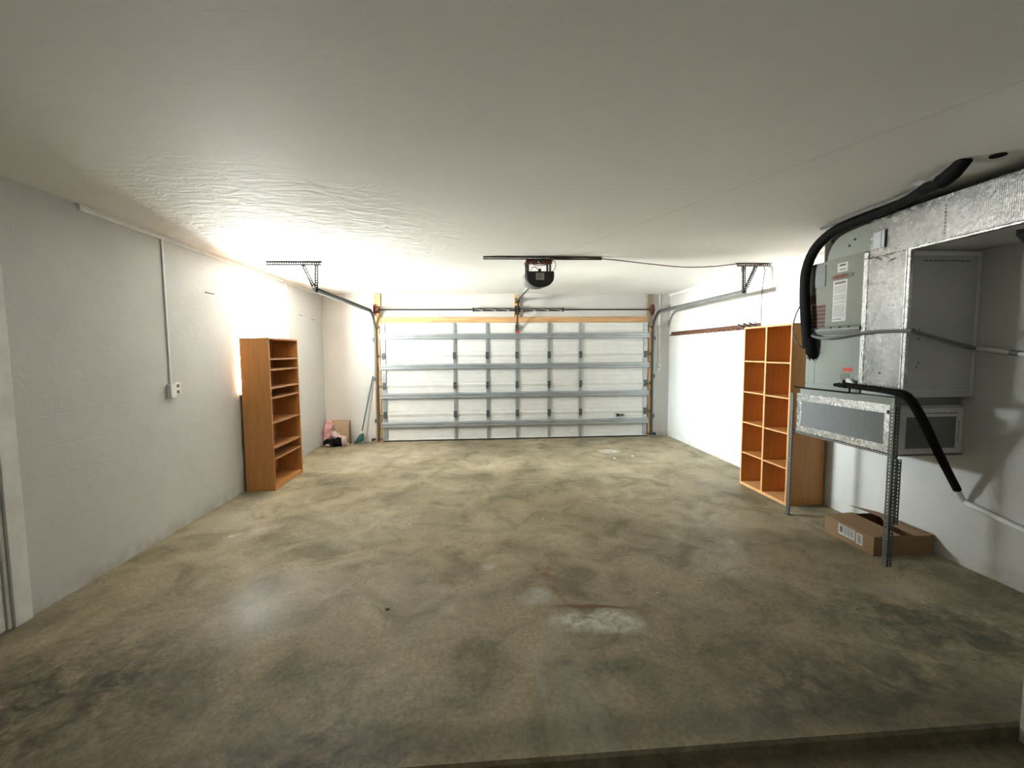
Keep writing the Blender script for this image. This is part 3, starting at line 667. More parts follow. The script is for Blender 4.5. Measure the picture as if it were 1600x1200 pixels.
# ------------------------------------------------------------------ left bookcase
LX1, LX0, LY0, LY1, LH = -2.412, -2.735, 5.178, 5.975, 1.785
bc = thing('tall_bookcase', 'tall narrow brown bookcase with seven open shelves in front of left window', 'bookcase', (-2.57, 5.58, 0))
SEAM = 0.800; tb = 0.019
for z0, z1 in ((0.0, SEAM-0.001), (SEAM+0.001, LH)):
    b = bm_(); box(b, LX0, LX1, LY0, LY0+tb, z0, z1); obj('side_panel', b, 'laminate', bc, bevel=0.0015)
    b = bm_(); box(b, LX0, LX1, LY1-tb, LY1, z0, z1); obj('side_panel', b, 'laminate', bc, bevel=0.0015)
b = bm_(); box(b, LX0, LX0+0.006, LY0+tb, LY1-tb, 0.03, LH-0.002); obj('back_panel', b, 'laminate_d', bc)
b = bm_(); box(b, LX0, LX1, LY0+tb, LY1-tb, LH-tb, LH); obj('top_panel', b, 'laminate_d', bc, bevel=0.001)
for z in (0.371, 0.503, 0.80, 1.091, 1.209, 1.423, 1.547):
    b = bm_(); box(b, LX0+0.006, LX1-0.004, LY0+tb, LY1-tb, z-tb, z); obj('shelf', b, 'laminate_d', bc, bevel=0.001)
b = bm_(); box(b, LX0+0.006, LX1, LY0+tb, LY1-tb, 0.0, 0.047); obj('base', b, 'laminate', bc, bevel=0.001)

# ------------------------------------------------------------------ right bookcase, two columns of cubbies
RX0, RX1, RY0, RY1, RH = 3.106, 3.508, 4.150, 4.945, 1.865
rc_ = thing('cubby_bookcase', 'wide orange-brown bookcase with ten open cubbies against right wall', 'bookcase', (3.31, 4.54, 0))
for y0 in (RY0, RY1-tb):
    b = bm_(); box(b, RX0+0.003, RX1, y0, y0+tb, 0.0, RH); sp = obj('side_panel', b, 'laminate', rc_, bevel=0.001)
    b = bm_(); box(b, RX0, RX0+0.003, y0, y0+tb, 0.0, RH); obj('edge_strip', b, 'laminate_e', sp)
ym = (RY0+RY1)/2
b = bm_(); box(b, RX0+0.003, RX1-0.006, ym-0.011, ym+0.011, 0.03, RH-tb); dv = obj('divider', b, 'laminate', rc_)
b = bm_(); box(b, RX0, RX0+0.003, ym-0.012, ym+0.012, 0.03, RH-tb); obj('edge_strip', b, 'laminate_e', dv)
b = bm_(); box(b, RX1-0.006, RX1, RY0+tb, RY1-tb, 0.0, RH); obj('back_panel', b, 'laminate', rc_)
b = bm_(); box(b, RX0, RX1-0.006, RY0+tb, RY1-tb, RH-tb, RH); obj('top_panel', b, 'laminate_e', rc_)
b = bm_(); box(b, RX0, RX1-0.006, RY0+tb, RY1-tb, 0.0, 0.03); obj('base', b, 'laminate_e', rc_)
for za in (0.394, 0.756, 1.116, 1.476):
    for y0, y1, dz in ((ym+0.012, RY1-tb, 0.0), (RY0+tb, ym-0.012, -0.004)):
        b = bm_(); box(b, RX0+0.007, RX1-0.006, y0, y1, za-0.014+dz, za+dz); sh = obj('shelf', b, 'laminate', rc_)
        b = bm_(); box(b, RX0+0.004, RX0+0.007, y0, y1, za-0.014+dz, za+dz); obj('edge_strip', b, 'laminate_e', sh)

# ------------------------------------------------------------------ peg rail on the right wall
pr_ = thing('peg_rail', 'long dark wooden rail with many small pegs on right wall', 'peg rail', (XR, 6.5, 1.91))
b = bm_(); box(b, XR-0.018, XR, 5.26, 7.82, 1.872, 1.942); obj('rail_board', b, 'pegwood', pr_, bevel=0.003)
n = 19
for i in range(n):
    y = 5.72+i*(7.76-5.72)/(n-1); dz = random.uniform(-0.006, 0.006)
    b = bm_(); tube(b, [(XR-0.016, y, 1.905+dz), (XR-0.045, y-0.003, 1.893+dz), (XR-0.072, y-0.004, 1.878+dz)], [0.010, 0.009, 0.014], 9, 2); obj('peg', b, 'pegtip', pr_, smooth=True)
for y in (5.33, 5.45, 5.58):
    b = bm_(); beam(b, (XR-0.018, y, 1.90), (XR-0.12, y-0.01, 1.945), 0.012, 0.014); beam(b, (XR-0.018, y, 1.93), (XR-0.05, y+0.02, 1.975), 0.008, 0.008); obj('hook', b, 'black_metal', pr_, label='long dark metal hook')

# ------------------------------------------------------------------ broom in the left corner of the door wall
br = thing('push_broom', 'green broom with dark pole leaning against wall left of garage door', 'broom', (-2.17, 7.82, 0))
b = bm_(); tube(b, [(-2.112, 7.80, 0.20), (-1.912, 7.895, 1.19)], 0.011, 10, 0); obj('broom_handle', b, 'teal_pole', br, smooth=True)
b = bm_(); tube(b, [(-2.118, 7.797, 0.165), (-2.108, 7.802, 0.225)], [0.020, 0.015], 12, 0); obj('ferrule', b, 'white_plastic', br, smooth=True)
b = bm_()
P0 = [(-2.135, 7.78), (-2.092, 7.79), (-2.092, 7.82), (-2.135, 7.815)]
lay = []
for z, cx, w, cyy, dd in ((0.185, -2.110, 0.022, 7.80, 0.018), (0.15, -2.118, 0.045, 7.795, 0.026), (0.10, -2.132, 0.064, 7.785, 0.032), (0.05, -2.150, 0.078, 7.775, 0.036), (0.012, -2.162, 0.088, 7.77, 0.036)):
    lay.append([b.verts.new((cx+w*math.cos(a), cyy+dd*math.sin(a), z+0.30*w*math.cos(a)*(1.0 if z < 0.14 else 0.2)+(0.015 if z < 0.14 else 0))) for a in [2*PI*k/24 for k in range(24)]])
for v_ in lay[-1]: v_.co.z = max(0.0, v_.co.z)
for a0, a1 in zip(lay, lay[1:]):
    for k in range(24): b.faces.new((a0[k], a0[(k+1) % 24], a1[(k+1) % 24], a1[k]))
b.faces.new(lay[0]); b.faces.new(lay[-1])
for f in list(b.faces): pass
obj('bristle_head', b, 'teal', br, smooth=True)

# ------------------------------------------------------------------ rubbish in the far left corner
cb = thing('open_carton', 'pale open cardboard carton standing on edge in far left corner', 'box', (-2.5, 7.85, 0))
b = bm_(); slab(b, [(-2.66, 7.88, 0.0), (-2.325, 7.88, 0.0), (-2.345, 7.915, 0.415), (-2.66, 7.915, 0.415)], (0, 1, 0), 0.006); obj('back_flap', b, 'card_pale', cb)
b = bm_(); slab(b, [(-2.325, 7.88, 0.0), (-2.305, 7.70, 0.0), (-2.320, 7.76, 0.30), (-2.345, 7.91, 0.41)], (1, 0, 0), 0.006); obj('side_flap', b, 'card_in', cb)
b = bm_(); slab(b, [(-2.66, 7.88, 0.0), (-2.325, 7.88, 0.0), (-2.31, 7.70, 0.0), (-2.66, 7.70, 0.0)], (0, 0, 1), 0.006); obj('bottom_flap', b, 'card_pale', cb)
def lumpy(pts, rs, seed, flat=0.0):
    """a soft crumpled roll along pts"""
    random.seed(seed); b = bm_(); P = smooth_path(pts, 6); R = []
    for i in range(len(P)):
        t = i/(len(P)-1)*(len(rs)-1); k = int(min(t, len(rs)-2)); R.append(rs[k]+(rs[k+1]-rs[k])*(t-k))
    rings = []; seg = 18
    for i, p in enumerate(P):
        d = (P[min(i+1, len(P)-1)]-P[max(i-1, 0)]).normalized(); s = Vector((0, 0, 1)); a = d.cross(s).normalized(); s = a.cross(d).normalized()
        ring = []
        for k in range(seg):
            an = 2*PI*k/seg; r = R[i]*(1+random.uniform(-0.16, 0.16)+0.12*math.sin(3*an+i*0.9))
            q = p + (a*math.cos(an)*1.15+s*math.sin(an)*0.95)*r
            q.z = max(q.z, 0.003); ring.append(b.verts.new(q))
        rings.append(ring)
    for r0, r1 in zip(rings, rings[1:]):
        for k in range(seg): b.faces.new((r0[k], r0[(k+1) % seg], r1[(k+1) % seg], r1[k]))
    b.faces.new(rings[0]); b.faces.new(rings[-1]); return b
pk = thing('pink_plastic_bag', 'crumpled pink plastic bag slumped in the far left corner', 'bag', (-2.70, 7.72, 0))
b = lumpy([(-2.705, 7.74, 0.02), (-2.695, 7.77, 0.14), (-2.69, 7.80, 0.28), (-2.675, 7.84, 0.36), (-2.655, 7.855, 0.425)], [0.05, 0.065, 0.075, 0.065, 0.03], 3); obj('bag_body', b, 'pink', pk, smooth=True)
b = lumpy([(-2.60, 7.80, 0.22), (-2.555, 7.78, 0.16), (-2.50, 7.77, 0.115), (-2.44, 7.77, 0.12)], [0.04, 0.06, 0.055, 0.03], 5); obj('loose_fold', b, 'pinkw', pk, smooth=True)
bk = thing('black_bundle', 'rolled black bundle with pink and white wrapping on floor in far left corner', 'bundle', (-2.53, 7.62, 0))
b = lumpy([(-2.70, 7.63, 0.07), (-2.62, 7.62, 0.06), (-2.53, 7.61, 0.065), (-2.44, 7.62, 0.075), (-2.385, 7.63, 0.08)], [0.045, 0.07, 0.075, 0.08, 0.07], 8); rb = obj('bundle_roll', b, 'cloth_black', bk, smooth=True)
b = lumpy([(-2.40, 7.635, 0.085), (-2.37, 7.64, 0.085), (-2.335, 7.65, 0.085)], [0.088, 0.092, 0.065], 9); obj('wrapping', b, 'pinkw', bk, smooth=True)
b = lumpy([(-2.66, 7.565, 0.03), (-2.60, 7.55, 0.035), (-2.55, 7.545, 0.03)], [0.018, 0.03, 0.012], 10); obj('wrapping', b, 'pinkw', bk, smooth=True)
random.seed(21)

# ------------------------------------------------------------------ air handler stand with its return plenum
PX0, PX1, PY0, PY1, PZ0, PZ1 = 2.985, XR-0.004, 2.915, 3.885, 0.838, 1.190
st = thing('equipment_stand', 'slotted steel angle legs under the grey return plenum by right wall', 'stand', (3.2, 3.4, 0))
b = bm_(); slotted(b, (2.955, 2.885, 0), (2.955, 2.885, 1.19), (1, 0, 0), (0, 1, 0), 0.040); obj('leg', b, 'slotted', st)
b = bm_(); slotted(b, (2.955, 3.945, 0), (2.955, 3.945, 1.19), (1, 0, 0), (0, -1, 0), 0.040); obj('leg', b, 'slotted', st)
b = bm_(); slotted(b, (3.005, 2.895, 0.31), (3.005, 2.895, 0.80), (1, 0, 0), (0, 1, 0), 0.034); obj('splice_angle', b, 'slotted', st)
b = bm_(); slotted(b, (2.978, 3.945, 0.834), (2.978, 2.885, 0.834), (0, 0, -1), (1, 0, 0), 0.020); slotted(b, (2.985, 2.90, 0.832), (XR-0.004, 2.90, 0.832), (0, 0, -1), (0, 1, 0), 0.012)
slotted(b, (2.985, 3.93, 0.832), (XR-0.004, 3.93, 0.832), (0, 0, -1), (0, -1, 0), 0.03)
obj('shelf_frame', b, 'slotted', st)
pl = thing('return_plenum', 'grey panelled box with silver taped edges between steel legs and air handler', 'duct', (3.25, 3.4, PZ0))
b = bm_(); box(b, PX0, PX1, PY0, PY1, PZ0, PZ1); obj('plenum_box', b, 'board', pl, bevel=0.004)
def inset_face(axis):
    if axis == 'x':
        y0, y1, z0, z1 = PY0+0.075, PY1-0.06, PZ0+0.055, PZ1-0.065
        b = bm_(); box(b, PX0-0.004, PX0, y0, y1, z0, z1); i = obj('side_panel', b, 'inset', pl, label='slate grey recessed panel')
        b = bm_()
        for a in ((PY0, PY1, z1, PZ1+0.002), (PY0, PY1, PZ0-0.002, z0), (PY0, y0, z0, z1), (y1, PY1, z0, z1)): box(b, PX0-0.008, PX0-0.0005, *a)
        box(b, PX0-0.008, PX0+0.05, PY0-0.002, PY1, PZ1, PZ1+0.004)
        obj('foil_tape', b, 'tape', pl, bevel=0.002, label='crinkled silver foil tape')
    else:
        x0, x1, z0, z1 = PX0+0.085, PX1-0.055, PZ0+0.035, PZ1-0.085
        b = bm_(); box(b, x0, x1, PY0-0.004, PY0, z0, z1); obj('end_panel', b, 'inset', pl, label='slate grey recessed panel')
        b = bm_()
        for a in ((PX0, PX1, z1, PZ1-0.02), (PX0, PX1, PZ0, z0), (PX0, x0, z0, z1), (x1, PX1, z0, z1)): box(b, a[0], a[1], PY0-0.008, PY0-0.0005, a[2], a[3])
        obj('white_tape', b, 'tape_white', pl, bevel=0.002)
        b = bm_(); x = x0+0.06
        while x < x1:
            w = random.uniform(0.008, 0.03); box(b, x, min(x+w, x1), PY0-0.0088, PY0-0.008, z1+0.022, z1+0.030); x += w+random.uniform(0.004, 0.012)
        obj('printed_text', b, 'ink_grey', pl)
        b = bm_(); z = z1-0.03
        while z > z0+0.05: 
            box(b, x1+0.014, x1+0.020, PY0-0.0088, PY0-0.008, z-0.02, z); z -= 0.027
        obj('printed_text', b, 'ink_grey', pl)
inset_face('x'); inset_face('y')
b = bm_(); box(b, PX0+0.015, PX1, PY0+0.02, PY1-0.01, PZ1+0.001, PZ1+0.055); obj('top_ledge', b, 'unit_l', pl, bevel=0.003)
b = bm_(); tube(b, [(PX0-0.009, PY0+0.035, PZ1-0.05), (PX0-0.016, PY0+0.035, PZ1-0.05)], 0.014, 14, 0); obj('bolt_hole', b, 'black_metal', pl)

# ------------------------------------------------------------------ air handler
UX0, UX1, UY0, UY1, UZ0, UZ1 = 2.985, XR-0.01, 3.222, 3.80, 1.250, 2.355
ah = thing('air_handler', 'upright grey sheet metal air handler cabinet with paper labels on right wall', 'air handler', (3.25, 3.5, UZ0))
b = bm_(); box(b, UX0+0.006, UX1, UY0, UY1, UZ0, UZ1); obj('cabinet', b, 'unit_l', ah, bevel=0.004)
b = bm_(); box(b, UX0-0.006, UX0+0.0055, UY0+0.004, UY1-0.002, 1.795, UZ1-0.002); up = obj('upper_door', b, 'unit', ah, bevel=0.003)
b = bm_(); prism(b, [(UX0+0.0055, 1.725), (UX0-0.006, 1.730), (UX0-0.022, 1.760), (UX0-0.022, 1.775), (UX0-0.006, 1.792), (UX0+0.0055, 1.792)], 1, UY0+0.006, UY1-0.03); obj('door_lip', b, 'unit_l', ah, bevel=0.002)
for y in (3.33, 3.42, 3.51, 3.66):
    b = bm_(); cyl(b, (UX0-0.024, y, 1.782), 0.007, 0.012, 0, 8); obj('screw', b, 'black_metal', ah)
b = bm_(); box(b, UX0-0.002, UX0+0.0055, UY0+0.004, 3.690, 1.300, 1.722); obj('lower_door', b, 'unit_l', ah, bevel=0.002)
b = bm_(); box(b, UX0-0.002, UX0+0.0055, 3.694, UY1-0.002, 1.300, 1.722); obj('lower_side_strip', b, 'unit_l', ah, bevel=0.002)
b = bm_(); box(b, UX0-0.001, UX0+0.0055, UY0+0.002, UY1-0.002, 1.252, 1.292); obj('base_rail', b, 'unit_l', ah, bevel=0.002)
def lab(name, m, y0, y1, z0, z1, t=0.001, par=up, base=UX0-0.006, lb_=None):
    b = bm_(); box(b, base-t, base, y0, y1, z0, z1); return obj(name, b, m, par, label=lb_)
lab('control_cover', 'inset', 3.600, 3.730, 2.145, 2.325, 0.006, lb_='dark rectangular cover')
rl = lab('rating_label', 'paper', 3.375, 3.515, 1.832, 2.170, lb_='white printed label')
b = bm_(); box(b, UX0-0.008, UX0-0.0071, 3.390, 3.500, 2.140, 2.160); random.seed(4)
z = 2.125
while z > 1.87:
    y = 3.505
    while y > 3.40:
        w = random.uniform(0.008, 0.04); box(b, UX0-0.0078, UX0-0.0071, max(3.385, y-w), y, z-0.003, z); y -= w+0.006
    z -= random.choice((0.009, 0.009, 0.02))
box(b, UX0-0.0078, UX0-0.0071, 3.490, 3.502, 1.845, 1.857); box(b, UX0-0.0078, UX0-0.0071, 3.42, 3.48, 1.847, 1.855)
obj('printed_lines', b, 'ink_grey', rl)
bl = lab('brand_label', 'board', 3.378, 3.480, 2.235, 2.310)
b = bm_(); box(b, UX0-0.008, UX0-0.0071, 3.40, 3.46, 2.285, 2.297); box(b, UX0-0.008, UX0-0.0071, 3.395, 3.455, 2.252, 2.258); obj('printed_lines', b, 'ink', bl)
b = bm_(); pts = []
for k in range(28):
    a = 2*PI*k/28; pts.append((3.428+0.113*math.copysign(abs(math.cos(a))**0.6, math.cos(a)), 2.200+0.024*math.sin(a)+0.0*math.cos(a)))
prism(b, pts, 0, UX0-0.011, UX0-0.006); bd = obj('oval_badge', b, 'ink_grey', up, bevel=0.002)
b = bm_(); prism(b, [(3.428+(y-3.428)*0.72+0.012, 2.2+(z-2.2)*0.6) for y, z in pts], 0, UX0-0.0125, UX0-0.0111); obj('badge_face', b, 'badge', bd, label='copper coloured badge face')
for i in range(6):
    z = 1.985-i*0.034; w = lab('warning_sticker', 'warn', 3.590, 3.742-(0.0 if i else 0.0), z-0.028, z, lb_='rust red warning sticker')
lab('warning_sticker', 'warn', 3.700, 3.770, 2.005, 2.085, lb_='rust red warning sticker')
b = bm_(); box(b, UX0-0.0068, UX0-0.006, 3.600, 3.735, 1.822-0.038, 1.828-0.03); obj('sticker_strip', b, 'paper', up)
lab('red_tag', 'red', 3.290, 3.382, 1.418, 1.450, 0.001, ah, UX0-0.003, 'red printed tag')
lab('clear_tag', 'unit', 3.320, 3.405, 1.345, 1.405, 0.0012, ah, UX0-0.003)

# supply collar between cabinet and ceiling
sp = thing('supply_plenum', 'plain grey sheet box between top of air handler and ceiling', 'duct', (3.27, 3.45, UZ1))
b = bm_(); box(b, 3.05, UX1, 3.19, 3.715, UZ1+0.001, H-0.002); obj('collar_box', b, 'unit_l', sp, bevel=0.004)
for y, z in ((3.63, 2.53), (3.45, 2.45), (3.40, 2.49)):
    b = bm_(); cyl(b, (3.043, y, z), 0.009, 0.008, 0, 8); obj('screw', b, 'black_metal', sp)

# ------------------------------------------------------------------ foil faced chase beside the unit and supply duct along the ceiling
CX0, CY0, CY1, CZ0 = 2.98, 2.862, 3.219, 1.292
ch = thing('foil_duct_riser', 'tall shiny foil-faced duct riser standing beside the air handler', 'duct', (3.25, 3.04, CZ0))
b = bm_(); box(b, CX0+0.02, XR-0.003, CY0, CY1, CZ0-0.04, 2.283); obj('riser_board', b, 'board', ch, bevel=0.003)
b = bm_(); box(b, CX0, CX0+0.019, CY0+0.0, CY1, CZ0, 2.288); obj('foil_face', b, 'foil', ch, bevel=0.003, label='shiny silver foil face')
b = bm_(); box(b, CX0-0.003, CX0+0.022, CY0-0.004, CY0+0.016, CZ0, 2.29); box(b, CX0-0.003, CX0, CY0+0.022, CY0+0.032, CZ0, 2.29); obj('corner_tape', b, 'tape', ch, bevel=0.003)
b = bm_(); box(b, CX0-0.004, CX0, CY1-0.03, CY1+0.008, CZ0+0.02, 2.34)
for i in range(5):
    z = 2.30+random.uniform(-0.05, 0.03); y = 2.92+i*0.055
    beam(b, (CX0-0.002, y, z), (CX0-0.003, y+random.uniform(0.04, 0.09), z+random.uniform(-0.03, 0.03)), 0.004, 0.02, (1, 0, 0))
obj('seam_tape', b, 'tape', ch, bevel=0.002)
b = bm_(); box(b, CX0+0.06, XR-0.05, CY0-0.001, CY0, 1.300, 1.304); box(b, XR-0.030, XR-0.004, CY0-0.003, CY0+0.001, CZ0-0.03, 2.27); box(b, CX0+0.024, XR-0.03, CY0-0.003, CY0+0.001, 2.245, 2.272)
obj('board_seams', b, 'tape_white', ch)
b = bm_(); x = CX0+0.10
while x < XR-0.10:
    w = random.uniform(0.01, 0.035); box(b, x, x+w, CY0-0.0012, CY0-0.0002, 2.205, 2.214); x += w+0.01
obj('printed_text', b, 'ink_grey', ch)
b = bm_()
for i, z in enumerate((1.46, 1.49, 1.66, 1.69, 1.72)): box(b, CX0+0.09+0.012*(i % 2), CX0+0.098+0.012*(i % 2), CY0-0.0012, CY0-0.0002, z, z+0.02)
obj('printed_text', b, 'ink_grey', ch)
b = bm_(); cyl(b, (CX0-0.003, 3.05, 1.42), 0.008, 0.004, 0, 10); obj('screw_hole', b, 'black_metal', ch)

dt = thing('ceiling_supply_duct', 'long foil-wrapped supply duct running under ceiling along right wall', 'duct', (3.25, 2.4, 2.285))
b = bm_(); box(b, 3.0, XR-0.003, 1.585, 3.18, 2.2855, 2.575); obj('duct_body', b, 'board', dt, bevel=0.003)
b = bm_(); box(b, 2.98, 2.999, 1.585, 3.186, 2.290, 2.580); obj('foil_face', b, 'foil', dt, bevel=0.003, label='shiny silver foil face')
b = bm_(); box(b, 2.976, 3.012, 1.585, 2.88, 2.281, 2.298); obj('corner_tape', b, 'tape', dt, bevel=0.004)
b = bm_(); x = 2.62
for i in range(9): box(b, 2.9792, 2.98, 2.640, 2.652, 2.33+i*0.022, 2.343+i*0.022)
obj('printed_text', b, 'ink_grey', dt)
b = bm_(); box(b, 2.970, 2.980, 3.055, 3.150, 2.350, 2.470); cyl(b, (2.972, 3.085, 2.352), 0.006, 0.11, 2, 8); box(b, 2.962, 2.972, 3.050, 3.068, 2.345, 2.475); obj('damper_bracket', b, 'galv', dt, bevel=0.002)
b = bm_(); slotted(b, (3.12, 2.37, 2.284), (3.42, 2.55, 2.284), (0, 0, -1), (0.5, -0.85, 0), 0.035); obj('support_angle', b, 'black_metal', dt)

# ------------------------------------------------------------------ pipes and cables of the unit
b = bm_(); PP = [(2.93, 3.715, 1.62), (2.925, 3.735, 1.80), (2.920, 3.765, 2.10), (2.925, 3.765, 2.30), (2.955, 3.72, 2.47), (2.985, 3.60, 2.575), (2.975, 3.40, 2.605), (2.935, 3.05, 2.60), (2.855, 2.78, 2.595), (2.765, 2.60, 2.585), (2.72, 2.45, 2.58), (2.705, 2.36, 2.61), (2.70, 2.31, 2.655)]
pb = thing('refrigerant_line', 'thick black insulated pipe bending from air handler up along the ceiling', 'pipe', (2.93, 3.72, 1.62))
tube(b, PP, [0.040, 0.042, 0.040, 0.040, 0.040, 0.039, 0.037, 0.033, 0.030, 0.034, 0.042, 0.038, 0.030], 14, 7, wob=0.02); obj('insulated_pipe', b, 'black', pb, smooth=True)
b = bm_(); tube(b, [(2.93, 3.700, 1.70), (2.935, 3.690, 1.62), (2.95, 3.690, 1.56), (2.975, 3.70, 1.545)], [0.045, 0.042, 0.034, 0.026], 12, 5, wob=0.08); obj('pipe_end', b, 'cloth_black', pb, smooth=True)
b = bm_(); tube(b, [(2.90, 3.58, 2.622), (2.87, 3.2, 2.626), (2.845, 2.85, 2.62), (2.80, 2.66, 2.618)], 0.012, 8); tube(b, [(2.725, 2.55, 2.59), (2.70, 2.45, 2.60), (2.685, 2.34, 2.65)], 0.010, 8)
obj('copper_line', b, 'grey_pipe', pb, smooth=True)
b = bm_(); tube(b, [(2.79, 2.60, 2.61), (2.83, 2.68, 2.61)], 0.03, 12, 0); obj('pipe_wrap', b, 'tape_white', pb, smooth=True)
b = bm_(); tube(b, [(2.90, 3.745, 2.05), (2.875, 3.80, 1.93), (2.87, 3.83, 1.80), (2.88, 3.81, 1.70), (2.90, 3.77, 1.63), (2.95, 3.72, 1.60)], 0.006, 7); obj('control_wire', b, 'cable', pb, smooth=True)
b = bm_()
for k in range(7): tube(b, [(2.93, 3.70+0.008*k-0.02, 1.60), (2.945+0.004*k, 3.735-0.012*k, 1.52-0.01*(k % 3))], 0.004, 6, 0)
obj('wire_tails', b, 'cloth_black', pb)
b = bm_(); cyl(b, (2.822, 2.252, H-0.006), 0.035, 0.005, 2, 16); tag(obj('ceiling_hole', b, 'black', origin=(2.822, 2.252, H-0.006)), 'small black hole cover in ceiling near the black pipe', 'hole cover')

ec = thing('electrical_conduit', 'grey flexible conduit crossing the foil riser to a white pipe on right wall', 'conduit', (3.0, 2.9, 1.7))
b = bm_(); tube(b, [(2.955, 3.72, 1.742), (2.94, 3.66, 1.715), (2.935, 3.55, 1.695), (2.94, 3.42, 1.70), (2.945, 3.29, 1.715), (2.945, 3.10, 1.728), (2.945, 2.92, 1.726), (2.955, 2.83, 1.722), (2.99, 2.79, 1.71), (3.20, 2.82, 1.665), (3.42, 2.845, 1.615), (3.495, 2.84, 1.598)], 0.0125, 9, 7); obj('flexible_conduit', b, 'grey_pipe', ec, smooth=True)
b = bm_(); tube(b, [(3.495, 2.845, 1.600), (3.502, 2.70, 1.578), (3.504, 2.55, 1.555), (3.504, 1.60, 1.44)], 0.014, 9, 4); obj('wall_conduit', b, 'white_paint', ec, smooth=True)
for q in ((2.945, 2.80, 1.724), (3.503, 2.62, 1.566)):
    b = bm_(); tube(b, [(q[0], q[1]-0.022, q[2]-0.003), (q[0], q[1]+0.022, q[2]+0.003)], 0.019, 10, 0); obj('coupling', b, 'grey_pipe', ec, smooth=True)

dp_ = thing('drain_pipe', 'black drain pipe slanting down from air handler to a white pipe on right wall', 'pipe', (3.2, 2.85, 0.45))
b = bm_(); tube(b, [(2.935, 3.28, 1.315), (2.93, 3.20, 1.308), (2.93, 2.98, 1.300), (2.93, 2.87, 1.292), (2.955, 2.80, 1.265), (3.05, 2.79, 1.13), (3.26, 2.82, 0.82), (3.43, 2.845, 0.58)], [0.020, 0.021, 0.022, 0.024, 0.028, 0.029, 0.029, 0.027, 0.025, 0.025], 12, 7); obj('insulated_drain', b, 'black', dp_, smooth=True)
b = bm_(); tube(b, [(3.42, 2.843, 0.595), (3.475, 2.852, 0.515), (3.492, 2.845, 0.490), (3.496, 2.82, 0.478)], 0.019, 12, 4); obj('elbow', b, 'white_plastic', dp_, smooth=True)
b = bm_(); tube(b, [(3.496, 2.835, 0.482), (3.498, 1.60, 0.255)], 0.019, 12, 0); obj('wall_pipe', b, 'white_paint', dp_, smooth=True)
b = bm_(); tube(b, [(2.955, 3.30, 1.35), (2.955, 3.27, 1.34), (2.952, 3.25, 1.31), (2.94, 3.25, 1.30)], 0.020, 10, 3); obj('trap_fitting', b, 'white_plastic', dp_, smooth=True)
b = bm_(); tube(b, [(2.955, 3.39, 1.306), (2.945, 3.30, 1.304)], 0.019, 10, 0); tube(b, [(2.95, 3.33, 1.30), (2.95, 3.32, 1.35)], 0.017, 10, 0); tube(b, [(2.952, 3.40, 1.304), (2.952, 3.425, 1.305)], 0.014, 8, 0); obj('trap_cap', b, 'black', dp_, smooth=True)
b = bm_(); tube(b, [(2.955, 3.895, 1.255), (2.945, 3.82, 1.250), (2.945, 3.5, 1.252), (2.945, 3.33, 1.252), (2.945, 3.275, 1.253), (2.94, 3.262, 1.262), (2.935, 3.258, 1.30)], 0.007, 8, 5); obj('overflow_tube', b, 'black', dp_, smooth=True)
b = bm_(); tube(b, [(2.965, 3.20, 1.58), (2.955, 3.17, 1.50), (2.955, 3.18, 1.42), (2.950, 3.24, 1.36)], 0.0025, 6); tube(b, [(2.965, 3.19, 1.60), (2.95, 3.13, 1.52), (2.95, 3.14, 1.42), (2.950, 3.23, 1.35)], 0.0025, 6); obj('float_switch_wire', b, 'white_plastic', dp_, smooth=True)

# ------------------------------------------------------------------ cardboard box under the plenum
ct = thing('cardboard_box', 'low brown cardboard box with white shipping label under the steel stand', 'box', (3.25, 3.3, 0))
bx0, bx1, by0, by1, bh, th = 3.012, 3.508, 3.052, 3.53, 0.148, 0.004
b = bm_(); box(b, bx0, bx0+th, by0, by1, 0.0, bh); fs = obj('side_panel', b, 'card', ct)
b = bm_(); box(b, bx1-th, bx1, by0, by1, 0.0, bh); obj('side_panel', b, 'card', ct)
b = bm_(); box(b, bx0+th, bx1-th, by0, by0+th, 0.0, bh); obj('end_panel', b, 'card', ct)
b = bm_(); box(b, bx0+th, bx1-th, by1-th, by1, 0.0, bh); obj('end_panel', b, 'card', ct)
b = bm_(); box(b, bx0+th, bx1-th, by0+th, by1-th, 0.0, th); obj('bottom_panel', b, 'card_in', ct)
b = bm_(); slab(b, [(bx0, by0, bh), (3.24, by0+0.004, bh+0.004), (3.26, by1-0.002, bh+0.012), (bx0, by1, bh)], (0, 0, 1), 0.003); obj('top_flap', b, 'card', ct)
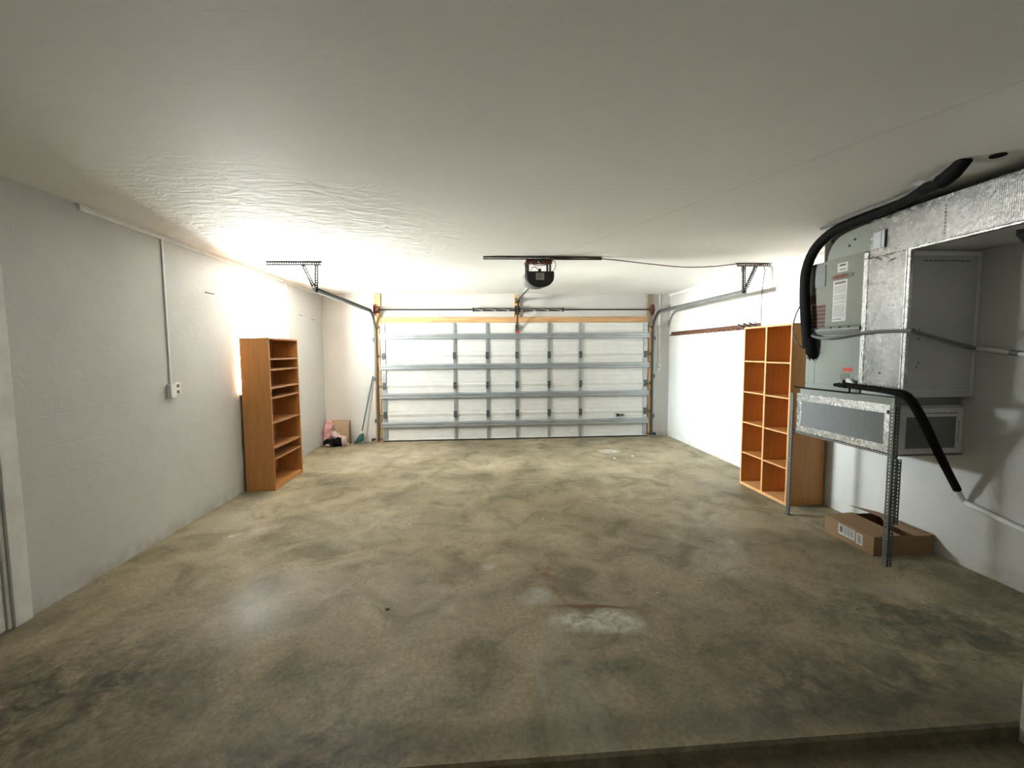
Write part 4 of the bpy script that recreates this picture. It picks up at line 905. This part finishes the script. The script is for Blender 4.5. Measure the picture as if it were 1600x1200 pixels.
b = bm_(); slab(b, [(bx1, by0, bh+0.002), (bx1, by1, bh+0.006), (3.235, by1, 0.225), (3.30, 3.36, 0.205), (3.38, 3.18, 0.178)], (0, 0, 1), 0.003); obj('top_flap', b, 'card', ct, label='raised brown cardboard flap')
L0 = bx0-0.001
b = bm_(); box(b, L0, bx0, 3.222, 3.385, 0.045, 0.130); l1 = obj('shipping_label', b, 'paper', fs, label='white shipping label')
b = bm_(); y = 3.370; random.seed(3)
while y > 3.340:
    w = random.uniform(0.002, 0.005); box(b, L0-0.0008, L0, y-w, y, 0.065, 0.120); y -= w+0.003
z = 0.122
while z > 0.06:
    y = 3.328
    while y > 3.240:
        w = random.uniform(0.01, 0.03); box(b, L0-0.0008, L0, max(y-w, 3.235), y, z-0.004, z); y -= w+0.006
    z -= 0.011
obj('printed_lines', b, 'ink', l1)
b = bm_(); box(b, L0, bx0, 3.150, 3.210, 0.035, 0.125); l2 = obj('shipping_label', b, 'paper', fs, label='small white label')
b = bm_()
for k in range(6): box(b, L0-0.0008, L0, 3.165, 3.195, 0.05+k*0.011, 0.056+k*0.011)
obj('printed_lines', b, 'ink_grey', l2)

# small bits on the slab
for x, y, r, lab_, cat in ((-0.60, 2.66, 0.011, 'tiny dark pebble on concrete in the middle of the floor', 'pebble'), (-2.20, 3.88, 0.020, 'white plaster chip on concrete near left wall', 'plaster chip'), (1.98, 6.28, 0.022, 'small white plaster chip on floor, left one in front of garage door', 'plaster chip'), (2.30, 6.40, 0.020, 'small white plaster chip on floor, right one in front of garage door', 'plaster chip')):
    b = bm_(); bmesh.ops.create_icosphere(b, subdivisions=2, radius=r)
    for v_ in b.verts: v_.co = Vector((v_.co.x*random.uniform(0.9, 1.5), v_.co.y*random.uniform(0.8, 1.2), max(0, v_.co.z*0.35+0.002)))+Vector((x, y, 0))
    tag(obj('floor_pebble' if cat == 'pebble' else 'plaster_chip', b, 'ink' if cat == 'pebble' else 'white_paint', origin=(x, y, 0)), lab_, cat)
